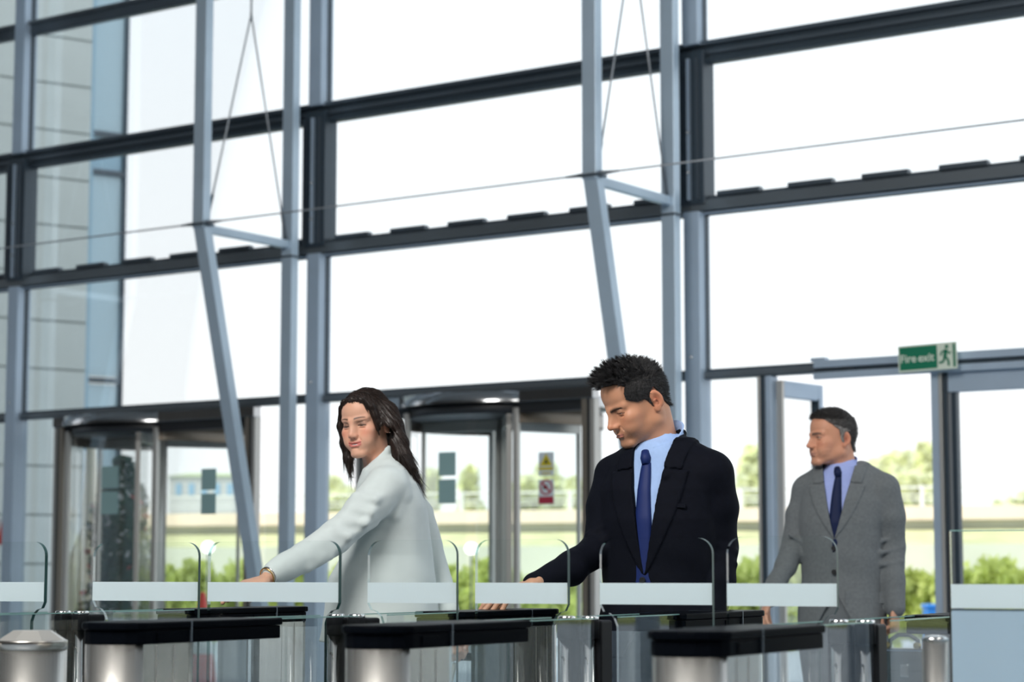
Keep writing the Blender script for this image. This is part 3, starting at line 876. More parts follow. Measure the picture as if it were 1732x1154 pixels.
# parasol, furled
p = at(150, 973, 21)
zt = at(150, 736, 21).z
M_cream = mat('cream_canvas', (.80, .74, .56), .8, noise=.06, nscale=8)
t = thing('furled_parasol', 'furled cream parasol outside the left revolving door', 'parasol', (p.x, p.y, 0))
m = MB(); vs = []
lev = [(zt, .02), (zt - .1, .05), (zt - .7, .09), (zt - .9, .085), (zt - 1.15, .20), (zt - 1.6, .34), (zt - 1.75, .32)]
for z, r in lev:
    for k in range(40):
        a = 2 * math.pi * k / 40
        rr = r * .72 * (1 + .25 * math.cos(a * 8))
        vs.append((rr * math.cos(a), rr * math.sin(a), z))
m.add(vs, [(i * 40 + k, i * 40 + (k + 1) % 40, (i + 1) * 40 + (k + 1) % 40, (i + 1) * 40 + k) for i in range(len(lev) - 1) for k in range(40)], True)
m.build('canopy', M_cream, t)
m = MB(); m.lathe([(.025, 0), (.025, zt)], 12); m.build('pole', M_white, t)
m = MB(); m.lathe([(.3, 0), (.3, .06), (.05, .1)], 24); m.build('base', M_dark2, t)
# flower tower
p = at(202, 973, 19.5)
t = thing('flower_tower', 'tall tower of dark trailing plants with white blossoms', 'plant', (p.x, p.y, 0))
r_ = np.random.default_rng(5)
def tower_pts(n, k):
    z = r_.uniform(.25, 2.15, n)
    a = r_.uniform(0, 2 * math.pi, n)
    rad = np.interp(z, [.2, .6, 1.2, 1.7, 2.15], [.32, .34, .26, .24, .05]) * (1 + .25 * np.sin(a * 3 + z * 7)) * r_.uniform(k, 1, n)
    return np.stack([rad * np.cos(a), rad * np.sin(a), z], 1)
def scatter(P_, s):
    n = len(P_)
    a = r_.normal(size=(n, 3)); a /= np.linalg.norm(a, axis=1)[:, None]
    b = np.cross(a, r_.normal(size=(n, 3))); b /= np.linalg.norm(b, axis=1)[:, None]
    s = s * r_.uniform(.6, 1.3, n)[:, None]
    return np.stack([P_ - a*s - b*s*.6, P_ + a*s - b*s*.6, P_ + a*s + b*s*.6, P_ - a*s + b*s*.6], 1).reshape(-1, 3)
tag(quads('foliage', scatter(tower_pts(4200, .5), .035), M_dkleaf, t), kind='stuff')
tag(quads('white_blossoms', scatter(tower_pts(330, .95) * [1.06, 1.06, 1], .025), M_white, t), kind='stuff')
tag(quads('red_blossoms', scatter(tower_pts(30, .95) * [1.08, 1.08, 1], .035), M_cone, t), kind='stuff')
m = MB(); m.lathe([(.22, 0), (.27, .35), (.25, .36)], 24); m.build('pot', M_dark2, t)
m = MB(); m.lathe([(.03, .3), (.03, 2.1)], 8); m.build('stake', M_bark, t)
# striped barrier at the left edge
p = at(-2, 973, 22)
t = thing('barrier_board', 'red and white striped barrier board at the left edge', 'barrier', (p.x, p.y, 0))
za, zb = at(0, 922, 22).z, at(0, 876, 22).z
m = MB(); m.box((-.6, 0, za), (.06, .03, zb)); m.build('board', M_white, t)
for k in range(5):
    x = -.5 + k * .14
    m = MB(); m.add([(x - .1, -.003, za), (x - .03, -.003, za), (x + .04, -.003, zb), (x - .03, -.003, zb)], [(0, 1, 2, 3)]); m.build('red_stripe', M_cone, t)
m = MB(); m.box((-.3, .0, 0), (-.25, .05, zb)); m.build('leg', M_dark2, t)
# blue crate/sign glimpse by the right door post
p = at(1588, 973, 24)
t = thing('waste_bin', 'small blue bin by the hedge left of the right doorpost', 'bin', (p.x, p.y, 0))
zt = at(1588, 1022, 24).z
M_blue = mat('bin_blue', (.02, .22, .65), .5)
m = MB(); m.prism([(-.16, -.16), (.16, -.16), (.16, .16), (-.16, .16)], 0, zt - .05); m.build('body', M_blue, t, bevel=.01)
m = MB(); m.box((-.18, -.18, zt - .05), (.18, .18, zt)); m.build('lid', M_blue, t, bevel=.02)
# ================================================================== people: implicit surfaces
class Field:
    """signed-distance field on a grid, built by blending primitives, then meshed with surface nets"""
    def __init__(s, lo, hi, h):
        s.lo = np.array(lo, float); s.h = h
        s.n = np.ceil((np.array(hi, float) - s.lo) / h).astype(int) + 1
        s.ax = [(s.lo[i] + h * np.arange(s.n[i])).astype(np.float32) for i in range(3)]
        s.D = np.full(tuple(s.n), 1.0, np.float32)
    def win(s, lo, hi, pad):
        i0 = np.clip(np.floor((np.array(lo) - pad - s.lo) / s.h).astype(int), 0, s.n)
        i1 = np.clip(np.ceil((np.array(hi) + pad - s.lo) / s.h).astype(int) + 1, 0, s.n)
        sl = tuple(slice(a, b) for a, b in zip(i0, i1))
        g = (s.ax[0][sl[0]][:, None, None], s.ax[1][sl[1]][None, :, None], s.ax[2][sl[2]][None, None, :])
        return sl, g
    def comb(s, sl, d, k, op):
        A = s.D[sl]
        if A.size == 0: return
        if op == 'u':
            if k <= 0: s.D[sl] = np.minimum(A, d); return
            h = np.maximum(k - np.abs(A - d), 0) / k
            s.D[sl] = np.minimum(A, d) - h * h * k * .25
        elif op == 's':
            d = -d
            if k <= 0: s.D[sl] = np.maximum(A, d); return
            h = np.maximum(k - np.abs(A - d), 0) / k
            s.D[sl] = np.maximum(A, d) + h * h * k * .25
    def ell(s, c, r, k=.01, op='u', R=None):
        c = np.array(c, float); r = np.array(r, float)
        m = max(r)
        sl, (X, Y, Z) = s.win(c - m, c + m, k + .02)
        x, y, z = X - c[0], Y - c[1], Z - c[2]
        if R is not None:
            R = np.array(R)
            x, y, z = (R[0,0]*x + R[1,0]*y + R[2,0]*z, R[0,1]*x + R[1,1]*y + R[2,1]*z, R[0,2]*x + R[1,2]*y + R[2,2]*z)
        q = np.sqrt((x/r[0])**2 + (y/r[1])**2 + (z/r[2])**2)
        g = np.sqrt((x/r[0]**2)**2 + (y/r[1]**2)**2 + (z/r[2]**2)**2) + 1e-9
        s.comb(sl, (q * (q - 1) / g).astype(np.float32), k, op)
    def cap(s, a, b, ra, rb=None, k=.01, op='u', flat=None):
        """round cone from a to b"""
        rb = ra if rb is None else rb
        a = np.array(a, float); b = np.array(b, float)
        m = max(ra, rb)
        sl, (X, Y, Z) = s.win(np.minimum(a, b) - m, np.maximum(a, b) + m, k + .02)
        d = b - a; L2 = (d * d).sum() + 1e-12
        px, py, pz = X - a[0], Y - a[1], Z - a[2]
        t = np.clip((px * d[0] + py * d[1] + pz * d[2]) / L2, 0, 1)
        s.comb(sl, (np.sqrt((px - t*d[0])**2 + (py - t*d[1])**2 + (pz - t*d[2])**2) - (ra + (rb - ra) * t)).astype(np.float32), k, op)
    def chain(s, pts, rs, k=.015, op='u'):
        for i in range(len(pts) - 1): s.cap(pts[i], pts[i+1], rs[i], rs[i+1], k, op)
    def loft(s, secs, k=.02, op='u', grow=0.0, fn=None, ex=2.3):
        """secs: (z, cx, cy, a, b, yaw): elliptical sections; a across the body, b front to back"""
        secs = sorted(secs)
        A = np.array(secs, float)
        z0, z1 = A[0, 0], A[-1, 0]
        m = max(A[:, 3].max(), A[:, 4].max()) + .03
        sl, (X, Y, Z) = s.win((A[:, 1].min() - m, A[:, 2].min() - m, z0), (A[:, 1].max() + m, A[:, 2].max() + m, z1), k + .02)
        zz = Z.ravel()
        t = [np.interp(zz, A[:, 0], A[:, i])[None, None, :] for i in range(1, 6)]
        cx, cy, a, b, yw = t
        a = a + grow; b = b + grow
        x = X - cx; y = Y - cy
        c, n = np.cos(yw), np.sin(yw)
        xr = x * -c + y * n           # towards the person's right
        yf = x * -n + y * -c          # forward
        q = ((np.abs(xr) / a)**ex + (np.abs(yf) / b)**ex)**(1 / ex)
        d = (q - 1) * np.minimum(a, b) * .92
        d = np.maximum(d, np.maximum(z0 - Z, Z - z1))
        if fn is not None: d = fn(d, xr, yf, Z + 0 * d, (a, b))
        s.comb(sl, d.astype(np.float32), k, op)
    def noise(s, f):
        X, Y, Z = s.ax[0][:, None, None], s.ax[1][None, :, None], s.ax[2][None, None, :]
        s.D += f(X, Y, Z).astype(np.float32)
    def mesh(s):
        D = s.D
        S = D < 0
        # cells
        c = [S[dx:S.shape[0]-1+dx, dy:S.shape[1]-1+dy, dz:S.shape[2]-1+dz] for dx in (0,1) for dy in (0,1) for dz in (0,1)]
        n_in = sum(q.astype(np.int8) for q in c)
        act = (n_in > 0) & (n_in < 8)
        idx = np.argwhere(act)
        vid = np.full(act.shape, -1, np.int32); vid[act] = np.arange(len(idx))
        co = [(dx, dy, dz) for dx in (0,1) for dy in (0,1) for dz in (0,1)]
        V = np.stack([D[idx[:,0]+a, idx[:,1]+b, idx[:,2]+e] for a, b, e in co], 1)
        acc = np.zeros((len(idx), 3)); cnt = np.zeros(len(idx))
        for i in range(8):
            for j in range(i + 1, 8):
                if sum(abs(co[i][q] - co[j][q]) for q in range(3)) != 1: continue
                m = (V[:, i] < 0) != (V[:, j] < 0)
                t = np.where(m, V[:, i] / np.where(m, V[:, i] - V[:, j], 1), 0)
                p = np.array(co[i])[None] + t[:, None] * (np.array(co[j]) - np.array(co[i]))[None]
                acc += p * m[:, None]; cnt += m
        P = (idx + acc / cnt[:, None]) * s.h + s.lo
        quads_ = []
        for axn in range(3):
            o = [q for q in range(3) if q != axn]
            sa = [slice(None)] * 3; sb = [slice(None)] * 3
            sa[axn] = slice(0, -1); sb[axn] = slice(1, None)
            e = S[tuple(sa)] != S[tuple(sb)]
            for q in o:
                w = [slice(None)] * 3; w[q] = slice(1, -1)
                e2 = e[tuple(w)]
                e = e2
            ids = np.argwhere(e)
            ids[:, o[0]] += 1; ids[:, o[1]] += 1
            u = np.zeros(3, int); u[o[0]] = 1
            v = np.zeros(3, int); v[o[1]] = 1
            def g(k): return vid[k[:, 0], k[:, 1], k[:, 2]]
            q4 = np.stack([g(ids - u - v), g(ids - v), g(ids), g(ids - u)], 1)
            ins = S[ids[:, 0], ids[:, 1], ids[:, 2]]
            fl = ins if axn != 1 else ~ins
            q4[~fl] = q4[~fl][:, ::-1]
            quads_.append(q4)
        Q = np.concatenate(quads_)
        Q = Q[(Q >= 0).all(1)]
        return P, Q

def np_mesh(name, P, Q, mtl, parent=None, col=None, smooth=True):
    me = bpy.data.meshes.new(name)
    me.vertices.add(len(P)); me.vertices.foreach_set('co', np.asarray(P, np.float32).ravel())
    k = Q.shape[1]
    me.loops.add(len(Q) * k); me.loops.foreach_set('vertex_index', np.asarray(Q, np.int32).ravel())
    me.polygons.add(len(Q)); me.polygons.foreach_set('loop_start', np.arange(0, len(Q) * k, k, dtype=np.int32))
    me.update()
    if smooth: me.polygons.foreach_set('use_smooth', np.ones(len(Q), bool))
    if col is not None:
        a = me.color_attributes.new('tone', 'FLOAT_COLOR', 'POINT')
        c = np.ones((len(P), 4), np.float32); c[:, :3] = col
        a.data.foreach_set('color', c.ravel())
    me.materials.append(mtl)
    me.update()
    return link(name, me, parent)

def normals_of(P, Q):
    n = np.cross(P[Q[:, 2]] - P[Q[:, 0]], P[Q[:, 3]] - P[Q[:, 1]])
    N_ = np.zeros_like(P)
    for i in range(4): np.add.at(N_, Q[:, i], n)
    return N_ / (np.linalg.norm(N_, axis=1)[:, None] + 1e-12)

def frame(yaw, pitch, roll=0.0):
    """columns: person's right, forward, up; yaw is turned from facing the camera towards picture-left"""
    s_, c_ = math.sin(yaw), math.cos(yaw)
    Fw = np.array((-s_, -c_, 0)); R_ = np.array((-c_, s_, 0)); U_ = np.array((0, 0, 1.))
    F2 = Fw * math.cos(pitch) - U_ * math.sin(pitch)
    U2 = U_ * math.cos(pitch) + Fw * math.sin(pitch)
    R3 = R_ * math.cos(roll) + U2 * math.sin(roll); U3 = U2 * math.cos(roll) - R_ * math.sin(roll)
    return np.stack([R3, F2, U3], 1)

def sm(x, a, b):
    t = np.clip((x - a) / (b - a), 0, 1); return t * t * (3 - 2 * t)

# ---------------------------------------------------------------- heads (own frame: x right, y forward, z up, eyes at z = 0)
def ear_of(P, w):
    return (np.abs(P[:, 0]) > .0748 * w) & (np.abs(P[:, 1] + .024) < .028) & (np.abs(P[:, 2] + .008) < .038)
def make_head(p, h=.0021):
    f = Field((-.098, -.13, -.16), (.098, .135, .145), h)
    w = p.get('w', 1.0)
    fem = p.get('fem', False)
    f.ell((0, -.011, .034), (.074 * w, .090, .083), .01)
    f.ell((0, .038, .042), (.060 * w, .049 + p.get('fh', 0), .052), .03)
    f.ell((0, .022, -.030), (.061 * w, .058, .070), .03)
    jw = .050 * w if not fem else .046
    rz_ = p.get('rz', 0.0)
    jl = p.get('jaw', 1.0)
    for s in (-1, 1):
        f.cap((s * jw, -.009, -.062), (s * .018 * jl, .070, -.106), .015, .014, .022)
        f.cap((s * jw * 1.06, -.012, -.02), (s * jw, -.009, -.062), .014, .015, .02)
        f.ell((s * .044, .056, -.026), (.020, .021, .017), .022)       # cheekbone
        f.ell((s * .032, .058, -.058), (.026, .026, .030), .02)        # cheek
        f.cap((s * .046, .066, .019 + rz_), (s * .012, .0855 + p.get('ridge', 0), .013 + rz_), .0085, .0095, .012)   # brow ridge
    f.ell((0, .020, -.080), (.045, .055, .030), .02)
    f.ell((0, .076, -.105), (.020 * jl, .016, .015), .014)             # chin
    f.ell((0, .074, -.070), (.027, .019, .026), .014)                  # muzzle
    for s in (-1, 1):
        f.ell((s * .033, .094, -.003), (.018, .0125, .0115), .012, 's')       # socket
        f.ell((s * .0315, .0700, -.002), (.0148, .0138, .0132), .004)         # lid
        f.cap((s * .042, .074, -.0165), (s * .024, .0815, -.0150), .0007, .0007, .006, 's')  # under-eye crease
        f.cap((s * .043, .0765, .0075), (s * .020, .0800, .0070), .0004, .0005, .006, 's')   # upper lid fold
    # nose
    nl = p.get('nose', 1.0)
    f.cap((0, .0850, .010), (0, .084 + .0215 * nl, -.034), .0062, .0078, .014)
    f.cap((0, .080, -.005), (0, .088, -.034), .010, .013, .014)
    f.ell((0, .084 + .021 * nl, -.0375), (.0092, .0095, .0082), .006)
    for s in (-1, 1):
        f.ell((s * .0100, .0935, -.0410), (.0062, .0100, .0060), .008)
        f.ell((s * .0062, .0985, -.0490), (.0034, .005, .0030), .002, 's')
        f.cap((s * .018, .088, -.044), (s * .031, .078, -.068), .0006, .0006, .007, 's')     # smile line
    f.cap((0, .094, -.050), (0, .0935, -.060), .0018, .0014, .004, 's')                      # philtrum
    # lips
    sm_ = p.get('smile', 0.0)
    mw = p.get('mouth', .0215)
    gap = p.get('gap', 0.0)
    zl = -.0700
    for s in (-1, 1):
        f.cap((s * .004, .0925, zl + .0030 + gap), (s * mw, .0795, zl + .0008 + sm_), p.get('lipr', .0040), .0016, .0025)
    ll = p.get('lowlip', .0050)
    f.cap((-.011, .0905, zl - .0052 - gap), (.011, .0905, zl - .0052 - gap), ll, ll, .003)
    for s in (-1, 1): f.cap((s * .011, .0905, zl - .0050 - gap), (s * mw, .0795, zl + .0004 + sm_), ll * .95, .0010, .003)
    for s in (-1, 1): f.cap((0, .0965, zl - .0008), (s * (mw + .001), .0835, zl - .0002 + sm_), .0008 + gap * .75, .0006, .0015, 's')
    if gap: f.ell((0, .090, zl - .001), (.013, .009, .0028), .002, 's')
    f.cap((-.010, .0905, -.0835), (.010, .0905, -.0835), .0025, .0025, .008, 's')
    # ears
    for s in (-1, 1):
        ex, ey, ez = s * .0785 * w, -.024, -.010
        an = -.22
        R = np.array(Matrix.Rotation(an, 3, 'X')) @ np.array(Matrix.Rotation(s * .36, 3, 'Z'))
        f.ell((ex, ey, ez + .004), (.0056, .0180, .0285), .005, 'u', R)
        f.ell((ex * .97, ey + .007, ez - .022), (.0055, .0090, .0120), .006, 'u', R)
        f.ell((ex + s * .0062, ey + .002, ez + .004), (.0058, .0105, .0190), .003, 's', R)
        f.ell((ex + s * .0025, ey + .0045, ez - .002), (.0036, .0052, .0085), .003, 'u', R)
        f.ell((ex + s * .0060, ey + .0050, ez - .004), (.0045, .0042, .0070), .002, 's', R)
    # neck, running down inside the collar (bends with nk)
    nk = p.get('nk', ((0, -.030, -.050), (0, -.040, -.160)))
    f.cap(nk[0], nk[1], p.get('nr', .052), p.get('nr', .052) + .004, .03)
    for s in (-1, 1): f.cap((s * .052, -.030, -.045), (s * .018, .005 + nk[1][1] * .3, -.158), .009, .008, .015)
    # eye openings
    op = p.get('open', .001)
    for s in (-1, 1):
        for xx in (-.008, 0, .008):
            f.ell((s * .0315 + xx, .0835 - abs(xx + s * .003) * .35, p.get('lidz', -.0055)), (.0062, .0040, op + .0004), .0012, 's')
    if p.get('age'):
        def wr(X, Y, Z):
            a = .0007 * np.sin(Z * 900 + 2 * np.sin(X * 60)) * ((Z > .03) & (Z < .075) & (Y > .04))
            return a + .00025 * np.sin(X * 260 + Z * 420) * sm(Y + 0 * Z, .03, .05) * (Z < -.03)
        f.noise(wr)
    P, Q = f.mesh()
    N_ = normals_of(P, Q)
    x, y, z = P.T; ax = np.abs(x)
    base = np.array(p['skin'])
    C = np.tile(base, (len(P), 1))
    def blend(mask, colr, amt=1.0):
        nonlocal C
        m = np.clip(mask, 0, 1)[:, None] * amt
        C = C * (1 - m) + np.array(colr) * m
    red = base * np.array((1.02, .66, .62))
    blend(np.exp(-(((ax - .045) / .018)**2 + ((z + .030) / .018)**2)) * (y > .03), red, p.get('blush', .35))
    blend(np.exp(-((ax / .013)**2 + ((z + .040) / .012)**2)) * (y > .09), red, .35)
    blend(np.exp(-(((ax - .080) / .012)**2 + ((y + .024) / .03)**2 + ((z + .006) / .035)**2)) * (ax > .070), red * 1.02, .55)
    if p.get('beard'):
        m = sm(-z, .046, .066) * sm(y, .0 - .01, .03) * (1 - sm(-z, .125, .14)) * (1 - np.exp(-((ax / .026)**2 + ((z + .071) / .010)**2)) * .8)
        m = np.maximum(m, np.exp(-(((z + .057) / .006)**2)) * (ax < .028) * (y > .07))
        nz = .75 + .25 * np.sin(x * 2300 + y * 1700) * np.sin(z * 2100 + x * 900)
        blend(m * nz, base * np.array((.50, .50, .50)), p['beard'])
    lip = np.exp(-(np.maximum(ax - mw + .004, 0) / .003)**2) * np.exp(-((z - zl + .0012 - sm_ * (ax / mw)**2) / (.0062 + gap))**4) * (y > .076)
    blend(lip, p['lip'], .9)
    blend(np.exp(-((z - zl + .0006 - sm_ * (ax / mw)**2) / .0011)**2) * (ax < mw) * (y > .074), base * .16, .85 if not gap else .5)
    # eyes: shadow, lash line
    blend(np.exp(-(((ax - .0315) / .015)**2 + ((z - .002) / .008)**2)) * (y > .06), p.get('shadow', tuple(base * .55)), p.get('sh', .45))
    lz = p.get('lidz', -.0055)
    blend(np.exp(-((z - lz - op * .9 - (.0006 if fem else 0) + .10 * np.maximum(ax - .034, 0)) / (.0022 if fem else .0011))**2) * (np.abs(ax - .0325) < .0145) * (y > .066), (.012, .009, .009), .95)
    # brows
    bz = p.get('browz', .0165)
    bm_ = np.exp(-((z - bz - .0035 * np.sin((ax - .012) / .036 * 2.4) + .0) / (p.get('broww', .0034) * (1.15 - (ax - .012) / .05)))**2) * sm(ax, .010, .014) * (1 - sm(ax, .046, .052)) * (y > .05)
    blend(bm_, p['brow'], .97)
    blend((y < .105) * np.exp(-((ax - .0062) / .003)**2) * np.exp(-((z + .0478) / .0022)**2) * (y > .088), base * .2, .8)
    blend(ear_of(P, w) * np.exp(-(((y + .021) / .0075)**2 + ((z + .008) / .0125)**2)) * (ax > .0755 * w), base * np.array((.42, .25, .22)), .75)
    if 'scalp' in p: blend(p['scalp'](x, y, z) * ~ear_of(P, w), p['hair'], .92)
    lw_ = p.get('low', 1.0)
    P = P.copy(); g_ = np.maximum(-.045 - P[:, 2], 0) * (1 - lw_) * sm(P[:, 1], -.03, .03) * (P[:, 2] > -.13) ; P[:, 2] += g_
    return P, Q, N_, C

def eyeball(p, s, M, c):
    """a small ball with iris, as seen through the lids"""
    bm = bmesh.new(); bmesh.ops.create_uvsphere(bm, u_segments=28, v_segments=20, radius=.0125)
    v = np.array([q.co[:] for q in bm.verts]); f = [[q.index for q in fc.verts] for fc in bm.faces]; bm.free()
    g = np.array(p.get('gaze', (0, .94, -.34))); g = g / np.linalg.norm(g)
    d = (v / .0125) @ g
    C = np.where(d[:, None] > .975, (.01, .01, .01), np.where(d[:, None] > .86, (.05, .03, .02), p.get('sclera', (.45, .42, .40))))
    v = v + np.array((s * .0312, .0700, -.002))
    me = bpy.data.meshes.new('eye'); me.from_pydata([tuple(q) for q in (v * p['s']) @ M.T + c], [], f)
    a = me.color_attributes.new('tone', 'FLOAT_COLOR', 'POINT')
    a.data.foreach_set('color', np.concatenate([C, np.ones((len(C), 1))], 1).astype(np.float32).ravel())
    for q in me.polygons: q.use_smooth = True
    return me

M_skin = mat('skin', (.6, .4, .3), .46, spec=.38, attr='tone', sss=.12, bump=.12, bscale=900)
M_eye = mat('eye_surface', (.6, .6, .6), .08, attr='tone', coat=.6)

# ---------------------------------------------------------------- hair strands
def strands(P, N_, sel, flow, length, lift, width, n, seg=5, seed=1, jit=.15, taper=1.0, curl=0.0, snap=None, clump=0, pull=.16):
    """tapered three-sided strands rooted on a surface; flow(p) gives the growth direction"""
    r = np.random.default_rng(seed)
    ids = np.flatnonzero(sel)
    if len(ids) == 0: return np.zeros((0, 3)), np.zeros((0, 4), int)
    ids = r.choice(ids, n)
    p = P[ids].copy(); nn = N_[ids].copy()
    L = length(p) * r.uniform(.65, 1.15, n)
    V = []
    jd = r.normal(size=(n, 3)) * jit
    lead = None
    if clump:
        K = n // clump
        lead = np.argmin(((p[:, None, :] - p[None, :K, :])**2).sum(2), 1)
        jd = jd[lead] + jd * .25
    d = flow(p) + jd
    clump = r.normal(size=(n, 3)) * .0
    if snap is not None:
        kd = kdtree.KDTree(len(P[::snap]));
        for i, q in enumerate(P[::snap]): kd.insert(q, i)
        kd.balance(); Ps, Ns = P[::snap], N_[::snap]
    for k in range(seg + 1):
        t = k / seg
        wd_ = width * (1 - t * taper * .92)
        tang = d - nn * (d * nn).sum(1)[:, None] * .6
        side = np.cross(tang, nn); side /= np.linalg.norm(side, axis=1)[:, None] + 1e-9
        V.append(np.stack([p - side * wd_, p + side * wd_, p + nn * wd_], 1))
        if k < seg:
            dd = flow(p) + jd + nn * (lift * (1 - t))
            dd -= nn * np.minimum((dd * nn).sum(1), 0)[:, None]
            dd /= np.linalg.norm(dd, axis=1)[:, None] + 1e-9
            d = dd
            p = p + dd * (L / seg)[:, None]
            if lead is not None: p = p + (p[lead] - p) * pull
            if snap is not None:
                for i in range(n):
                    co_, j, dist = kd.find(p[i])
                    if dist < .06:
                        h_ = ((p[i] - Ps[j]) * Ns[j]).sum()
                        if h_ < .0006: p[i] += Ns[j] * (.0006 - h_)
                        elif h_ > .0022: p[i] -= Ns[j] * (h_ - .0022)
                        nn[i] = Ns[j]
    V = np.stack(V, 1)                        # n, seg+1, 3, 3
    S1 = seg + 1
    Q = []
    base = (np.arange(n) * S1 * 3)[:, None]
    for k in range(seg):
        for a, b in ((0, 1), (1, 2), (2, 0)):
            Q.append(np.concatenate([base + k*3 + a, base + k*3 + b, base + (k+1)*3 + b, base + (k+1)*3 + a], 1))
    return V.reshape(-1, 3), np.concatenate(Q)

def merge(parts):
    Vs, Qs, o = [], [], 0
    for v, q in parts:
        Vs.append(v); Qs.append(q + o); o += len(v)
    return np.concatenate(Vs), np.concatenate(Qs)

def hairmat(name, c, c2):
    m = mat(name, c, .46, 0, .45, sheen=0.0)
    nt = m.node_tree; b = nt.nodes['Principled BSDF']
    tcn = nt.nodes.new('ShaderNodeTexCoord'); mp = nt.nodes.new('ShaderNodeMapping'); mp.inputs['Scale'].default_value = (420, 420, 60)
    n = nt.nodes.new('ShaderNodeTexNoise'); n.inputs['Scale'].default_value = 1.0
    rp = nt.nodes.new('ShaderNodeValToRGB'); rp.color_ramp.elements[0].position = .35; rp.color_ramp.elements[1].position = .7
    rp.color_ramp.elements[0].color = (*c, 1); rp.color_ramp.elements[1].color = (*c2, 1)
    nt.links.new(tcn.outputs['Object'], mp.inputs[0]); nt.links.new(mp.outputs[0], n.inputs['Vector']); nt.links.new(n.outputs['Fac'], rp.inputs[0])
    nt.links.new(rp.outputs[0], b.inputs['Base Color'])
    return m

# ---------------------------------------------------------------- hands (own frame: wrist at 0, fingers along +y, palm faces -z, thumb at +x)
def make_hand(curl, spread=.06, thumb=(.5, .35), size=1.0, h=.0016, mirror=False, skin=(.6, .4, .3)):
    f = Field((-.07, -.07, -.09), (.09, .20, .05), h)
    f.cap((0, -.014, 0), (0, .0, 0), .022, .0225, .01)
    f.ell((0, .045, 0), (.040, .052, .0150), .012)
    f.ell((-.006, .075, .001), (.037, .020, .0130), .010)
    f.ell((.026, .035, -.006), (.018, .032, .014), .010)
    tips = []
    spec = [(.029, .082, .041, .026, .020, .0090), (.010, .086, .045, .030, .021, .0093), (-.010, .083, .041, .028, .020, .0088), (-.028, .075, .032, .022, .018, .0078)]
    for i, (x, y, l1, l2, l3, r) in enumerate(spec):
        a = spread * (1.2 - i * .9)
        c = curl[i] if isinstance(curl[0], (list, tuple)) else curl
        p0 = np.array((x * .86, y - .020, .000)); p = np.array((x, y, .001))
        f.cap(p0, p, r * 1.02, r * 1.08, .006)
        ang = 0
        pts = [p]
        for L, cc in zip((l1, l2, l3), c):
            ang += cc
            d = np.array((math.sin(a) * math.cos(ang), math.cos(a) * math.cos(ang), -math.sin(ang)))
            p = p + d * L; pts.append(p)
        rr = (r * 1.04, r * .98, r * .90, r * .76)
        for k in range(3): f.cap(pts[k], pts[k+1], rr[k], rr[k+1], .0022)
        tips.append((pts[-1], d, r))
    t0 = np.array((.022, .018, -.004)); a, b = thumb
    d1 = np.array((math.sin(.75 + a * .2), math.cos(.75 + a * .2), -.25 - a * .5)); d1 /= np.linalg.norm(d1)
    p1 = t0 + d1 * .042
    d2 = np.array((math.sin(.35), math.cos(.35) , -.3 - b)); d2 /= np.linalg.norm(d2)
    p2 = p1 + d2 * .032
    d3 = np.array((math.sin(.1), math.cos(.1), -.35 - b * 1.3)); d3 /= np.linalg.norm(d3)
    p3 = p2 + d3 * .024
    f.cap(t0, p1, .0150, .0118, .010); f.cap(p1, p2, .0112, .0102, .003); f.cap(p2, p3, .0102, .0084, .003)
    tips.append((p3, d3, .0095))
    P, Q = f.mesh()
    base = np.array(skin); C = np.tile(base, (len(P), 1))
    for tp, d, r in tips:
        up = np.array((0, 0, 1.)) - d * d[2]; up /= np.linalg.norm(up) + 1e-9
        nc = tp + up * r * .7 - d * .001
        m = np.exp(-(np.linalg.norm(P - nc, axis=1) / .0055)**4)[:, None]
        C = C * (1 - m * .5) + np.minimum(base * np.array((1.2, 1.05, 1.05)), 1) * m * .5
        m = np.exp(-(np.linalg.norm(P - tp, axis=1) / .009)**2)[:, None] * .3
        C = C * (1 - m) + base * np.array((1.0, .68, .62)) * m
    P = P * size
    if mirror:
        P = P * np.array((-1, 1, 1)); Q = Q[:, ::-1]
    return P, Q, C
def place_hand(H_, wrist, fwd, palm):
    """fwd: from wrist to knuckles; palm: direction the palm faces"""
    P, Q, C = H_
    y = np.array(fwd, float); y /= np.linalg.norm(y)
    z = -np.array(palm, float); z -= y * (z @ y); z /= np.linalg.norm(z)
    x = np.cross(y, z)
    M = np.stack([x, y, z], 1)
    return P @ M.T + np.array(wrist), Q, C

def person(label, px, Y):
    b = at(px, 973, Y)
    o = Vector((b.x, Y, 0))
    t = thing('person', label, 'person', o, 0, None)
    L = lambda px_, py_, dy=0.0: np.array(at(px_, py_, Y + dy) - o)
    return t, L, o

def wob(a, fx, fy, fz, ph=0.0):
    return lambda X, Y, Z: a * np.sin(fx * X + fy * Y + fz * Z + ph + 1.3 * np.sin(.5 * fz * X - .6 * fx * Z + .4 * fy * Y))
M_button = mat('dark_button', (.02, .02, .022), .3)

def torso_point(secs, z, xr, extra=0.0, ex=2.3, back=False):
    """a point on the front of the lofted torso"""
    A = np.array(sorted(secs), float)
    cx, cy, a, b, yw = [np.interp(z, A[:, 0], A[:, i]) for i in range(1, 6)]
    a += extra; b += extra
    q = max(0, 1 - (abs(xr) / a)**ex)**(1 / ex) * b
    if back: q = -q
    c, n = math.cos(yw), math.sin(yw)
    return np.array((cx - c * xr - n * q, cy + n * xr - c * q, z))

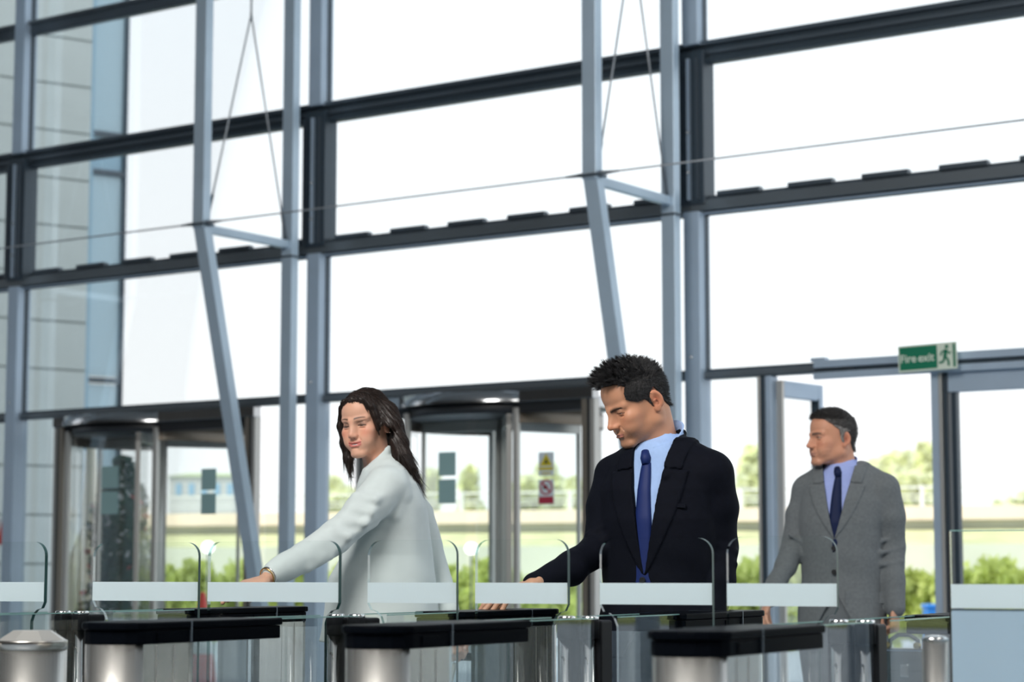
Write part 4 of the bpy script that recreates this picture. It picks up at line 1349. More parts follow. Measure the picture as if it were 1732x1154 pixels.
def ribbon(secs, path, th, name, mtl, parent, extra, nz=40, nx=6):
    """cloth strip lying on the front of a torso: path(z) -> (x left, x right)"""
    z0, z1 = path[0][0], path[-1][0]
    zs = np.linspace(z0, z1, nz)
    pa = np.array(path)
    l = np.interp(zs, pa[:, 0], pa[:, 1]); r = np.interp(zs, pa[:, 0], pa[:, 2])
    vs = []
    for e in (extra + th, extra):
        for i, z in enumerate(zs):
            for k in range(nx):
                u = k / (nx - 1)
                bulge = (1 - (2 * u - 1)**2) * th * .8 if e > extra else 0
                vs.append(torso_point(secs, z, l[i] + (r[i] - l[i]) * u, e + bulge))
    m = nz * nx; fs = []
    for i in range(nz - 1):
        for k in range(nx - 1):
            a = i * nx + k
            fs.append((a, a + 1, a + nx + 1, a + nx)); fs.append((m + a, m + a + nx, m + a + nx + 1, m + a + 1))
    rim = [(0, k) for k in range(nx)] + [(i, nx - 1) for i in range(1, nz)] + [(nz - 1, k) for k in range(nx - 2, -1, -1)] + [(i, 0) for i in range(nz - 2, 0, -1)]
    R_ = [i * nx + k for i, k in rim]
    for a, b in zip(R_, R_[1:] + R_[:1]): fs.append((a, m + a, m + b, b))
    mb = MB(); mb.add(vs, fs, True)
    return mb.build(name, mtl, parent)

def collar(parent, c, yaw, r0, r1, h, drop, mtl, tilt=.25, opening=.30, depth=1.12, name='shirt_collar', point=.055):
    """folded shirt collar: ring round the neck with two points in front"""
    s_, c_ = math.sin(yaw), math.cos(yaw)
    R_ = np.array((-c_, s_, 0)); F_ = np.array((-s_, -c_, 0))
    n = 49; rows = []
    for i in range(n):
        a = opening + (2 * math.pi - 2 * opening) * i / (n - 1)     # from front right round the back
        fr = math.cos(a)                                             # +1 in front
        d = R_ * math.sin(a) + F_ * math.cos(a) * depth
        zt = c[2] + h - (fr + 1) * tilt * r0
        e = max(0, 1 - min(i, n - 1 - i) / 9.0)
        base = zt - drop - (point * e * e)
        rows.append([c + d * r0 + np.array((0, 0, zt - c[2] - .03)), c + d * (r0 + .002) + np.array((0, 0, zt - c[2])),
                     c + d * (r0 + .007) + np.array((0, 0, zt - c[2] + .001)), c + d * (r1 - .002) + np.array((0, 0, (zt + base) / 2 - c[2])),
                     c + d * (r1 + .004 + .012 * e) + np.array((0, 0, base - c[2])), c + d * (r1 - .001 + .010 * e) + np.array((0, 0, base - c[2] + .002)),
                     c + d * (r0 + .001) + np.array((0, 0, zt - c[2] - .03))])
    vs = [tuple(p) for r in rows for p in r]
    k = 7
    fs = [(i*k+j, i*k+j+1, (i+1)*k+j+1, (i+1)*k+j) for i in range(n-1) for j in range(k-1)]
    fs += [tuple(range(k)), tuple(reversed(range((n-1)*k, n*k)))]
    mb = MB(); mb.add(vs, fs, True)
    return mb.build(name, mtl, parent)

def suit_front(vbot, vtop, wtop, zsh, notch, off=0.0, lap=.078, thick=.006, peak=False, hem=None):
    """opens a V in the jacket front and raises lapels beside it"""
    def fn(d, xr, yf, z, ab):
        x = xr - off
        u = np.clip((z - vbot) / (vtop - vbot), 0, 1.3)
        w_ = wtop * u**.9
        front = yf > 0
        aw = np.abs(x)
        # lapel
        lw = lap * np.sin(np.clip((z - vbot) / (notch - vbot), 0, 1) * math.pi / 2)**.85
        outer = w_ + lw
        inl = (aw < outer) & front & (z > vbot) & (z < notch)
        col_ = (aw < w_ + lap * .74) & front & (z >= notch + .012 - (aw - w_) * .12) & (z < zsh)
        d = np.where(inl | col_, d - thick, d)
        # opening
        cut = np.maximum(w_ - aw, -1)
        dv = np.where(front & (z > vbot - .02), w_ - aw, -1.0)
        d = np.maximum(d, np.minimum(dv, .02))
        # overlap line below the V
        ln = (z < vbot) & front
        d = d + np.where(ln & (x > 0) , .0, 0) - np.where(ln & (x < .012), -.0035 * np.exp(-((x - .012) / .035)**2) * np.clip((vbot - z) / .02, 0, 1), 0)
        if hem is not None:
            cutaway = np.where(front & (z < hem), np.clip((hem - z) * .55, 0, .08) - aw, -1)
            d = np.maximum(d, np.minimum(cutaway, .02))
        return d
    return fn

def shoes_and_legs(f, hipL, hipR, kL, kR, aL, aR, r=(.088, .058, .05)):
    for hp, kn, an in ((hipL, kL, aL), (hipR, kR, aR)):
        f.chain([hp, kn, an], r, .03)
def shoe(parent, ankle, yaw, mtl, heel=.015):
    f = Field((-.06, -.12, -.01), (.06, .22, .13), .004)
    f.ell((0, .10, .03 + heel * .3), (.043, .10, .030), .02)
    f.ell((0, -.005, .045 + heel * .6), (.035, .055, .040), .02)
    f.cap((0, 0, .06), (0, -.01, .11), .034, .036, .015)
    f.noise(lambda X, Y, Z: np.maximum(0, (.004 - Z)) * 3 + 0 * X + 0 * Y)
    P, Q = f.mesh()
    M = frame(yaw, 0)
    return np_mesh('shoe', P @ M.T + np.array((ankle[0], ankle[1], 0)), Q, mtl, parent)
# ================================================================== dark-suited man
def hairline(front, temple, side):
    """returns a mask function: positive inside the haired scalp. pts: y -> lowest z"""
    ys = np.array([-.13, -.100, -.084, -.066, -.052, -.030, -.016, -.008, .006, .010 + side, .034 + side, .060, .080, .097])
    def m(zn, zs, zt, zf):
        return np.array([zn, zn, zn + .004, zn + .02, -.010, .030, .022, zs, zs + .004, zt - .02, zt, zf - .016, zf, zf + .01])
    return ys, m
def scalp_mask(zn=-.085, zs=-.028, zt=.045, zf=.078, side=.012, recede=0.0):
    ys, m = hairline(0, 0, side)
    zz = m(zn, zs, zt, zf); zz[8] = zt - .020; zz[9] = zt - .016
    def f(x, y, z):
        ax = np.abs(x)
        yy = y + recede * sm(ax, .015, .05) * sm(z, .04, .07)
        lim = np.interp(yy, ys, zz)
        return sm(z - lim, -.0025, .0025)
    return f

def head_on(t, p, M, c, eyes=True):
    P, Q, N_, C = make_head(p)
    c = np.array(c)
    W_ = (P * p['s']) @ M.T + c
    return P, Q, N_, C, W_

def rig_head(t, p, M, c):
    out = head_on(t, p, M, c)
    for s in (-1, 1):
        me = eyeball(p, s, M, np.array(c)); me.materials.append(M_eye); link('eye', me, t)
    return out

def join_body(t, parts, arms=(), name='body'):
    P, Q, C = [], [], []
    o = 0
    offs = np.cumsum([0] + [len(q[0]) for q in parts])
    tail = []
    base = offs[-1]; extra = []
    for i, path in enumerate(arms):
        ends = []
        for src, pt in ((0, path[0]), (i + 1, path[-1])):
            d = np.linalg.norm(parts[src][0] - np.array(pt), axis=1)
            near = np.argsort(d)[:400]
            ax_ = np.array(path[1]) - path[0] if src == 0 else np.array(path[-1]) - path[-2]
            ax_ = ax_ / np.linalg.norm(ax_); u = np.cross(ax_, (0.3, .2, 1)); u /= np.linalg.norm(u); w_ = np.cross(ax_, u)
            rel = parts[src][0][near] - np.array(pt); an_ = np.arctan2(rel @ w_, rel @ u)
            ring = []
            for k in range(8):
                ta = -math.pi + 2 * math.pi * (k + .5) / 8
                dd = np.abs((an_ - ta + math.pi) % (2 * math.pi) - math.pi) + d[near] * 8
                dd[[j for j, v in enumerate(near) if v in ring]] = 1e9
                ring.append(near[int(np.argmin(dd))])
            ends.append([int(v) + int(offs[src]) for v in ring])
        rings = [ends[0]]
        for j in range(1, len(path) - 1):
            p = np.array(path[j]); ax_ = np.array(path[j + 1]) - path[j - 1]; ax_ = ax_ / np.linalg.norm(ax_)
            u = np.cross(ax_, (0.3, .2, 1)); u /= np.linalg.norm(u); w_ = np.cross(ax_, u)
            r_ = []
            for k in range(8):
                ta = -math.pi + 2 * math.pi * (k + .5) / 8
                extra.append(p + (u * math.cos(ta) + w_ * math.sin(ta)) * .028); r_.append(base + len(extra) - 1)
            rings.append(r_)
        rings.append(ends[1])
        for a, b in zip(rings[:-1], rings[1:]):
            for k in range(8): tail.append((a[k], a[(k + 1) % 8], b[(k + 1) % 8], b[k]))
    if extra: parts = list(parts) + [(np.array(extra), np.array(tail) - 0, parts[0][2][:1].repeat(len(extra), 0))]
    n_main = len(parts) - (1 if extra else 0)
    for ii, (p, q, c) in enumerate(parts):
        P.append(p); Q.append(q + (o if ii < n_main else 0)); C.append(c if not isinstance(c, tuple) else np.tile(np.array(c), (len(p), 1))); o += len(p)
    return np_mesh(name, np.concatenate(P), np.concatenate(Q), M_skin, t, np.concatenate(C))

t, L, o = person('man in dark navy suit and blue tie looking down, hand out to a gate', 1112, 6.35)
man = t
YW = math.radians(27)
M = frame(math.radians(65), math.radians(24), math.radians(0))
hp = dict(lipr=.0046, skin=(.66, .325, .195), low=.90, rz=-.007, fh=.003, ridge=.002, lip=(.46, .16, .13), brow=(.02, .015, .012), s=1.035, beard=.62, open=.0003, lidz=-.0065,
          hair=(.012, .012, .014), scalp=scalp_mask(zt=.026, zs=-.022, zn=-.055, side=.026, recede=.012), blush=.28, sh=.4, jaw=1.12, nose=1.1, browz=.0050, broww=.0054, mouth=.022,
          nk=((0, -.035, -.050), (.004, -.085, -.160)), nr=.055, shadow=(.22, .12, .08))
hc = L(1076, 680, .0)
hp['nk'] = ((0, -.034, -.050), tuple(((L(1114, 756, .03) - hc) @ M) / hp['s']))
P, Q, N_, C, HW = rig_head(t, hp, M, hc)
head_part = (HW, Q, C)

# torso sections in the person's frame (z, cx, cy, half width, half depth, yaw)
def secs_of(L, rows, yaw):
    out = []
    for px, py, dy, a, b in rows:
        q = L(px, py, dy); out.append((q[2], q[0], q[1], a, b, yaw))
    return sorted(out)
rows = [(1120, 752, .02, .085, .085), (1119, 768, .02, .125, .098), (1118, 788, .02, .160, .108), (1117, 830, .01, .186, .122), (1117, 880, .0, .188, .128),
        (1116, 940, .0, .178, .126), (1116, 1000, .0, .174, .124), (1116, 1060, .0, .186, .132), (1116, 1112, .0, .195, .138)]
S1 = secs_of(L, rows, YW)
M_suit = mat('navy_suit_cloth', (.0032, .0044, .0095), .8, 0, .12, sheen=.0, noise=.12, nscale=60, bump=.25, bscale=700)
f = Field(L(1112, 700) - (.42, .32, 0) , L(1112, 700) + (.36, .32, .0), .0038)
lo = L(1112, 1125); hi = L(1112, 712)
f = Field((-.44, -.33, lo[2]), (.33, .33, hi[2]), .0038)
vb, vt = L(1, 975)[2], L(1, 745)[2]
fn = suit_front(vb, vt, .062, L(1, 741)[2], L(1, 800)[2], off=-.004, lap=.074, hem=L(1, 1040)[2])
# shoulders and sleeves first, then the fronts
nb = L(1130, 742, .03)
shR, shL = L(1040, 806, .10), L(1202, 800, -.06)
f.loft(S1, .01, fn=None)
f.cap(L(1094, 764, .05), shR, .050, .062, .03)
f.cap(L(1140, 758, .0), shL, .050, .064, .03)
elR, wrR = L(1017, 925, .03), L(906, 988, -.20)
f.chain([shR, L(1026, 860, .07), elR, L(965, 962, -.10), wrR], (.062, .058, .052, .046, .037), .016)
elL, wrL = L(1217, 925, -.02), L(1205, 1052, -.10)
f.chain([shL, L(1214, 860, -.05), elL, L(1214, 985, -.07), wrL], (.064, .060, .055, .048, .042), .016)
# folds at the elbows and armpit
for a, b in ((L(1040, 900, -.03), L(1003, 925, -.02)), (L(1045, 915, -.03), L(1000, 945, -.03)), (L(1035, 885, -.01), L(995, 905, .0))):
    f.cap(a, b, .010, .007, .012)
for a, b in ((L(1195, 915, -.09), L(1245, 935, -.06)), (L(1190, 935, -.09), L(1243, 955, -.07)), (L(1178, 860, -.10), L(1200, 835, -.10))):
    f.cap(a, b, .006, .004, .014)
f.noise(wob(.0022, 14, 12, 20)); f.noise(wob(.0012, 40, 33, 26, 1.0))
# re-cut the V and lapels on the joined cloth
def front_cut(f, S, fn):
    A = np.array(S)
    def g(X, Y, Z):
        zz = Z.ravel()
        cx, cy, a, b, yw = [np.interp(zz, A[:, 0], A[:, i])[None, None, :] for i in range(1, 6)]
        x = X - cx; y = Y - cy
        c, n = np.cos(yw), np.sin(yw)
        return fn(f.D, x * -c + y * n, x * -n + y * -c, Z + 0 * f.D, None) - f.D
    f.noise(g)
def arm_guard(fn, xmax):
    def g(d, xr, yf, z, ab):
        e = fn(d, xr, yf, z, ab)
        return np.where(np.abs(xr) < xmax, e, d)
    return g
front_cut(f, S1, arm_guard(fn, .165))
# hollow at the neck
f.cap(L(1118, 700, .04), L(1116, 760, .02), .064, .058, .004, 's')
f.chain([L(1112, 736, .115), L(1142, 728, .085), L(1153, 734, .03), L(1152, 752, -.03), L(1140, 780, -.085), L(1126, 806, -.116)], (.011, .012, .012, .011, .009, .006), .012)
P2, Q2 = f.mesh()
jk = np_mesh('suit_jacket', P2, Q2, M_suit, t)
# chest welt pocket, flap, button
def on_front(S, z, xr, e): return torso_point(S, z, xr, e)
m = MB(); zc = L(1, 862)[2]
m.add([on_front(S1, zc + a, -.125 + b, .004 + c_) for a, b, c_ in ((0, 0, 0), (.006, .10 - .02, 0), (.018, .10 - .02, 0), (.012, 0, 0), (0, 0, .003), (.006, .08, .003), (.018, .08, .003), (.012, 0, .003))],
      [(0, 1, 2, 3), (7, 6, 5, 4), (0, 4, 5, 1), (1, 5, 6, 2), (2, 6, 7, 3), (3, 7, 4, 0)])
m.build('chest_pocket', M_suit, jk)
def button(z, xr, S, e, parent, r=.010, mt=None):
    p = on_front(S, z, xr, e); q = on_front(S, z, xr, e + .004)
    m = MB(); m.tube([p, q], [r, r * .9], 16); return m.build('button', mt or M_button, parent)
button(vb - .012, .0, S1, .004, jk)
# shirt: the torso a little smaller, seen in the V
M_shirt = mat('pale_blue_shirt', (.36, .52, .84), .7, 0, .3, noise=.03, nscale=90)
f = Field((-.22, -.22, L(1, 1010)[2]), (.22, .22, L(1, 735)[2]), .005)
f.loft(S1, .01, grow=-.012)
f.cap(L(1122, 735, .04), L(1118, 770, .02), .060, .075, .03)
f.noise(wob(.0012, 22, 30, 36))
f.cap(L(1120, 690, .04), L(1117, 757, .02), .047, .043, .004, 's')
P3, Q3 = f.mesh()
sh = np_mesh('shirt', P3, Q3, M_shirt, t)
cc = L(1117, 745, .005)
collar(sh, cc, math.radians(34), .064, .070, .064, .036, M_shirt, tilt=.70, opening=.22, depth=1.0, point=.028)
# tie
M_tie = mat('blue_silk_tie', (.010, .024, .125), .55, 0, .25, sheen=.0, bump=.1, bscale=900, stretch=(1, 1, 3))
zt = L(1, 785)[2]
tie = ribbon(S1, [(L(1, 1012)[2], -.030, .036), (L(1, 900)[2], -.024, .030), (L(1, 800)[2], -.012, .020), (zt, -.009, .017)], .006, 'tie', M_tie, t, -.010)
m = MB(); kb = on_front(S1, zt - .006, .004, -.004); kt = np.array(kb) + (0, .020, .040)
m.tube([kb, (np.array(kb) + kt) / 2 + (0, -.002, 0), kt], [.0115, .0160, .0120], 14); m.build('tie_knot', M_tie, tie)
# hands
HR = place_hand(make_hand([(.10, .30, .25), (.15, .35, .3), (.2, .4, .3), (.25, .45, .3)], .10, (.3, .2), 1.0, skin=(.55, .31, .20)), wrR + (-.008, -.02, -.002), (-.80, -.30, -.33), (-.25, .1, -1))
HLh = place_hand(make_hand((.5, .6, .4), .04, (.5, .4), 1.0, mirror=True, skin=(.55, .31, .20)), wrL, (-.05, -.05, -1), (-1, .2, 0))
# cuffs
m = MB(); d = (wrR - L(965, 962, -.10)); d /= np.linalg.norm(d); m.tube([wrR - d * .02, wrR + d * .012], [.033, .032], 20); m.build('shirt_cuff', M_shirt, sh)
# trousers and shoes
def legs(t, L, o, hip, spread, yaw, mtl, zt, step=.0, r=(.098, .062, .052), knee=.48, name='trousers', hs=.006):
    s_, c_ = math.sin(yaw), math.cos(yaw)
    R_ = np.array((-c_, s_, 0)); F_ = np.array((-s_, -c_, 0))
    hip = np.array(hip)
    f = Field((hip[0] - .32, hip[1] - .42, .02), (hip[0] + .32, hip[1] + .42, zt + .02), hs)
    an = []
    for sgn, st_ in ((-1, step), (1, -step)):
        h_ = np.array((hip[0], hip[1], zt - .10)) + R_ * sgn * .088
        a_ = np.array((hip[0], hip[1], .09)) + R_ * sgn * spread + F_ * st_
        k_ = (h_ + a_) / 2 + F_ * .03; k_[2] = knee
        f.chain([h_, k_, a_ + (0, 0, .02)], r, .03)
        an.append((a_, sgn))
    f.ell((hip[0], hip[1], zt - .06), (.165, .125, .11), .04, 'u', np.stack([R_, F_, (0, 0, 1)], 1))
    f.noise(wob(.003, 12, 10, 26))
    P, Q = f.mesh()
    np_mesh(name, P, Q, mtl, t)
    return an
M_shoe = mat('black_leather_shoe', (.01, .009, .008), .25, coat=.3)
hipc = L(1116, 1085, .0)
an = legs(t, L, o, (hipc[0], hipc[1]), .11, YW, M_suit, .98, .12)
for a_, s_ in an: shoe(t, a_, YW, M_shoe)
nkb = L(1114, 765, .03)
join_body(t, [head_part, HR, HLh], [[nkb, shR, elR, wrR], [nkb, shL, elL, wrL]])

# hair: scalp shell and spiky strands
M_hairA = hairmat('black_hair', (.006, .006, .007), (.065, .062, .062))
def scalp_hair(t, P, Q, N_, p, M, c, mask, thick, specs, mtl, extra=None, name='hair'):
    """thick(P) > 0 : shell offset; specs: list of strand layers"""
    S_ = mask(P[:, 0], P[:, 1], P[:, 2])
    notear = ~ear_of(P, p.get('w', 1.0))
    outer = (P * N_).sum(1) > 0
    S2 = S_ * notear
    off = thick(P) * S2 - .002 * (1 - S2)
    sp = P + N_ * off[:, None]
    keep = (S2[Q] > .35).all(1)
    Qk = Q[keep]
    parts = [(sp, Qk)]
    for sp_ in specs:
        sel = (S2 > .6) & sp_['where'](P) & outer
        parts.append(strands(sp, N_, sel, sp_['flow'], sp_['len'], sp_['lift'], sp_['w'], sp_['n'], sp_.get('seg', 5), sp_.get('seed', 1), sp_.get('jit', .15), clump=sp_.get('clump', 0)))
    if extra: parts += extra
    V, Qa = merge(parts)
    return np_mesh(name, (V * p['s']) @ M.T + np.array(c), Qa, mtl, t)
def nrm(a): return a / (np.linalg.norm(a, axis=1)[:, None] + 1e-9)
mask = hp['scalp']
top = lambda P: sm(P[:, 2], .062, .092)
fl_top = lambda P: nrm(np.stack([P[:, 0] * 3.5, .55 + 0 * P[:, 0], .75 + 0 * P[:, 0]], 1))
fl_side = lambda P: nrm(np.stack([0 * P[:, 0], -.8 + 0 * P[:, 1], -.45 + 0 * P[:, 0]], 1))
fl_front = lambda P: nrm(np.stack([P[:, 0] * 2, .95 + 0 * P[:, 0], .35 + 0 * P[:, 0]], 1))
scalp_hair(t, P, Q, N_, hp, M, hc, mask, lambda P: .0035 + .011 * top(P) * sm(P[:, 1], -.06, .02), [
    dict(where=lambda P: (P[:, 2] > .070) & (P[:, 1] > -.03), flow=fl_top, len=lambda p: .024 + .016 * sm(p[:, 1], .0, .07), lift=.5, w=.0009, n=3000, jit=.30, seed=3, clump=12),
    dict(where=lambda P: (P[:, 1] > .045) & (P[:, 2] > .062), flow=fl_front, len=lambda p: .036 + 0 * p[:, 0], lift=.35, w=.0009, n=1100, jit=.28, seed=5, clump=12),
    dict(where=lambda P: (P[:, 2] > .05) & (P[:, 1] <= -.01), flow=lambda P: nrm(np.stack([P[:, 0] * 2, -.5 + 0 * P[:, 0], .4 + 0 * P[:, 0]], 1)), len=lambda p: .018 + 0 * p[:, 0], lift=.12, w=.0009, n=1700, jit=.22, seed=4, clump=8),
    dict(where=lambda P: (P[:, 2] <= .085), flow=fl_side, len=lambda p: .014 + 0 * p[:, 0], lift=.04, w=.0007, n=6000, jit=.12, seed=6, seg=3)],
    M_hairA)

# ================================================================== grey-suited older man
t, L, o = person('older man in grey suit and navy tie looking left, carrying a briefcase', 1425, 8.9)
YW = math.radians(14)
M = frame(math.radians(70), math.radians(0), math.radians(0))
hp = dict(skin=(.64, .31, .195), low=.95, rz=-.004, ridge=.004, lip=(.44, .20, .16), brow=(.05, .04, .035), s=1.015, beard=.22, open=.0010, lidz=-.0035, w=1.0,
          hair=(.10, .095, .09), scalp=scalp_mask(zf=.076, zt=.050, zs=-.020, zn=-.062, side=.004, recede=.012), blush=.35, sh=.6, jaw=1.15, nose=1.12, browz=.0105, broww=.0050, mouth=.021,
          nk=((0, -.035, -.050), (.0, -.060, -.160)), nr=.056, shadow=(.20, .11, .08), age=True, gaze=(0, 1, 0))
hc = L(1407, 740.5, .0)
hp['nk'] = ((0, -.034, -.050), tuple(((L(1424, 800, .03) - hc) @ M) / hp['s']))
P, Q, N_, C, HW = rig_head(t, hp, M, hc)
head_part = (HW, Q, C)
rows = [(1428, 790, .02, .085, .085), (1428, 803, .02, .125, .098), (1427, 818, .02, .165, .108), (1425, 850, .01, .184, .122), (1424, 885, .0, .180, .128),
        (1423, 930, .0, .168, .124), (1424, 975, .0, .166, .122), (1425, 1030, .0, .180, .132), (1425, 1090, .0, .192, .138)]
S2 = secs_of(L, rows, YW)
M_grey = mat('grey_suit_cloth', (.135, .150, .158), .8, 0, .25, sheen=.1, noise=.10, nscale=80, bump=.25, bscale=700)
f = Field((-.44, -.33, L(1, 1096)[2]), (.36, .33, L(1, 768)[2]), .0042)
vb, vt = L(1, 912)[2], L(1, 785)[2]
shR, shL = L(1364, 829, .08), L(1496, 827, -.04)
f.loft(S2, .01)
f.cap(L(1400, 801, .05), shR, .048, .058, .03)
f.cap(L(1456, 799, .02), shL, .048, .062, .03)
elR, wrR = L(1346, 915, .05), L(1300, 1012, -.14)
f.chain([shR, L(1352, 870, .07), elR, L(1328, 960, -.03), wrR], (.058, .056, .052, .045, .038), .016)
elL, wrL = L(1509, 925, -.02), L(1514, 1029, -.10)
f.chain([shL, L(1506, 875, -.04), elL, L(1510, 980, -.06), wrL], (.062, .060, .056, .048, .041), .016)
for a, b in ((L(1335, 905, -.02), L(1362, 920, -.02)), (L(1330, 925, -.02), L(1356, 938, -.02)), (L(1492, 915, -.08), L(1528, 905, -.05)), (L(1490, 935, -.09), L(1530, 925, -.06)), (L(1490, 955, -.09), L(1526, 950, -.08))):
    f.cap(a, b, .006, .004, .014)
f.noise(wob(.0024, 13, 12, 19, 2.0)); f.noise(wob(.0012, 38, 30, 28, .5))
fn = suit_front(vb, vt, .070, L(1, 783)[2], L(1, 822)[2], off=.018, lap=.066, hem=L(1, 1000)[2])
front_cut(f, S2, arm_guard(fn, .155))
f.cap(L(1424, 760, .04), L(1424, 798, .02), .068, .060, .004, 's')
P2, Q2 = f.mesh()
jk = np_mesh('suit_jacket', P2, Q2, M_grey, t)
button(L(1, 928)[2], .018, S2, .006, jk, .011); button(L(1, 968)[2], .020, S2, .006, jk, .011)
for sg_ in (-1, 1):
    z = L(1, 1000)[2]
    m = MB()
    g = [on_front(S2, z + a, sg_ * .10 + b * .075, .004 + c_) for c_ in (0, .004) for a, b in ((0, -1), (0, 1), (-.05, 1), (-.05, -1))]
    m.add(g, [(0, 1, 2, 3), (7, 6, 5, 4), (0, 4, 5, 1), (1, 5, 6, 2), (2, 6, 7, 3), (3, 7, 4, 0)]); m.build('pocket_flap', M_grey, jk)
M_shirt2 = mat('lilac_blue_shirt', (.34, .42, .78), .7, 0, .3, noise=.03, nscale=90)
f = Field((-.22, -.22, L(1, 960)[2]), (.22, .22, L(1, 778)[2]), .005)
f.loft(S2, .01, grow=-.012)
f.cap(L(1424, 780, .03), L(1424, 805, .02), .060, .075, .03)
f.noise(wob(.0012, 22, 30, 36))
f.cap(L(1424, 740, .03), L(1424, 796, .02), .047, .043, .004, 's')
P3, Q3 = f.mesh()
sh = np_mesh('shirt', P3, Q3, M_shirt2, t)
collar(sh, L(1423, 788, .03), math.radians(18), .061, .068, .050, .036, M_shirt2, tilt=.42, opening=.20, depth=1.0, point=.030)
M_tie2 = mat('navy_tie', (.005, .013, .055), .6, 0, .2, sheen=.0)
zt = L(1, 806)[2]
tie = ribbon(S2, [(L(1, 935)[2], -.012, .044), (L(1, 880)[2], -.010, .042), (L(1, 830)[2], -.002, .034), (zt, .003, .028)], .006, 'tie', M_tie2, t, -.010)
m = MB(); kb = on_front(S2, zt - .006, .016, -.004); kt = np.array(kb) + (0, .020, .038)
m.tube([kb, (np.array(kb) + kt) / 2 + (0, -.004, 0), kt], [.0125, .0165, .0125], 14); m.build('tie_knot', M_tie2, tie)
sk2 = (.55, .30, .20)
HL2 = place_hand(make_hand((1.15, 1.35, .6), .02, (.9, .7), 1.04, mirror=True, skin=sk2), wrL + (0, 0, .004), (-.06, -.10, -1), (-.9, .45, 0))
HR2 = place_hand(make_hand((.3, .4, .3), .05, (.4, .3), 1.0, skin=sk2), wrR, (-.30, -.35, -.9), (.9, .1, -.2))
M_trs = mat('grey_trouser_cloth', (.12, .135, .145), .8, 0, .25, sheen=.1)
hipc = L(1425, 1060, .0)
an = legs(t, L, o, (hipc[0], hipc[1]), .10, YW, M_trs, .98, .16)
for a_, s_ in an: shoe(t, a_, YW, M_shoe)
nkb = L(1424, 808, .03)
join_body(t, [head_part, HL2, HR2], [[nkb, shL, elL, wrL], [nkb, shR, elR, wrR]])
M_hairB = hairmat('dark_greying_hair', (.022, .020, .019), (.13, .12, .115))
M_hairG = hairmat('silver_temple_hair', (.20, .19, .18), (.42, .40, .38))
mask = hp['scalp']
side_f = lambda P: nrm(np.stack([0 * P[:, 0], -.85 + 0 * P[:, 1], -.30 + 0 * P[:, 0]], 1))
scalp_hair(t, P, Q, N_, hp, M, hc, mask, lambda P: .0030 + .003 * top(P), [
    dict(where=lambda P: (P[:, 2] > .072), flow=lambda P: nrm(np.stack([-.25 + P[:, 0] * 1.5, .75 + 0 * P[:, 0], .15 + 0 * P[:, 0]], 1)), len=lambda p: .022 + 0 * p[:, 0], lift=.05, w=.0010, n=2400, jit=.16, seed=13),
    dict(where=lambda P: (P[:, 2] <= .085) & ((P[:, 1] < .0) | (P[:, 2] > .045)), flow=side_f, len=lambda p: .014 + 0 * p[:, 0], lift=.10, w=.0010, n=3600, jit=.16, seed=16, seg=3)], M_hairB)
gh = scalp_hair(t, P, Q, N_, hp, M, hc, lambda x, y, z: mask(x, y, z) * sm(.046 + .25 * (y - .02) - z + .004 * np.sin(y * 300), 0, .008) * (y > -.034), lambda P: .0050 + 0 * P[:, 0], [
    dict(where=lambda P: (P[:, 2] < .055) & (P[:, 1] > -.04), flow=side_f, len=lambda p: .014 + 0 * p[:, 0], lift=.10, w=.0010, n=1500, jit=.16, seed=17, seg=3)], M_hairG, name='grey_sideburns')
tag(gh, 'silver-grey hair at the temples')

# briefcase in his hand
ctr = wrL + np.array(o) + (-.005, -.03, -.105)
bo = Vector(ctr)
bt = thing('briefcase', 'dark leather briefcase with pale clasp carried by the grey-suited man', 'briefcase', (bo.x + .02, bo.y, bo.z - .335), math.radians(-33))
M_lea = mat('dark_green_black_leather', (.012, .018, .018), .35, 0, .5, bump=.2, bscale=300)
m = MB(); m.box((-.08, -.05, 0), (.32, .05, .27)); m.build('case_body', M_lea, bt, bevel=.012, seg=3)
m = MB(); m.box((-.083, -.053, .19), (.323, -.050, .275)); m.box((-.083, -.053, .272), (.323, .053, .278)); m.build('flap', M_lea, bt, bevel=.002)
m = MB(); m.box((-.082, -.055, .268), (.322, -.052, .274)); m.build('rim', mat('bluish_metal_rim', (.25, .32, .42), .3, .8), bt)
m = MB(); m.box((.02, -.060, .165), (.055, -.052, .215)); m.build('clasp', M_chrome, bt, bevel=.003)
m = MB(); m.tube([(-.05, 0, .275), (-.045, 0, .31), (-.01, 0, .332), (.04, 0, .332), (.075, 0, .31), (.08, 0, .275)], .009, 10); m.build('handle', M_lea, bt)
for x in (-.05, .08):
    m = MB(); m.tube([(x - .008, -.012, .29), (x - .008, .012, .29)], [.014, .014], 12); m.build('handle_ring', mat('brass', (.7, .55, .2), .25, 1.0), bt)
# ================================================================== woman in the pale jacket
t, L, o = person('woman with long dark hair in a pale mint jacket looking over her shoulder', 640, 7.0)
YW = math.radians(86)
M = frame(math.radians(29), math.radians(7), math.radians(-4))
def no_hair(x, y, z): return 0 * x
hp = dict(low=.95, skin=(.74, .41, .285), lip=(.60, .15, .14), brow=(.035, .018, .012), s=.935, fem=True, w=.97, open=.0015, lidz=-.0066, hair=(.02, .012, .01),
          scalp=lambda x, y, z: sm(z - np.interp(y, [-.13, .03, .06, .09], [-.06, .03, .075, .082]), -.002, .004),
          sclera=(.25, .22, .21), blush=.6, sh=.9, jaw=.86, nose=.85, browz=.0185, broww=.0034, lipr=.0032, lowlip=.0042, mouth=.0270, smile=.0052, gap=.0040,
          nk=((0, -.030, -.050), (.030, -.060, -.160)), nr=.044, shadow=(.16, .09, .065), gaze=(-.05, .74, -.67))
hc = L(619, 716, .0)
hp['nk'] = ((0, -.030, -.050), tuple(((L(642, 785, .01) - hc) @ M) / hp['s']))
P, Q, N_, C, HW = rig_head(t, hp, M, hc)
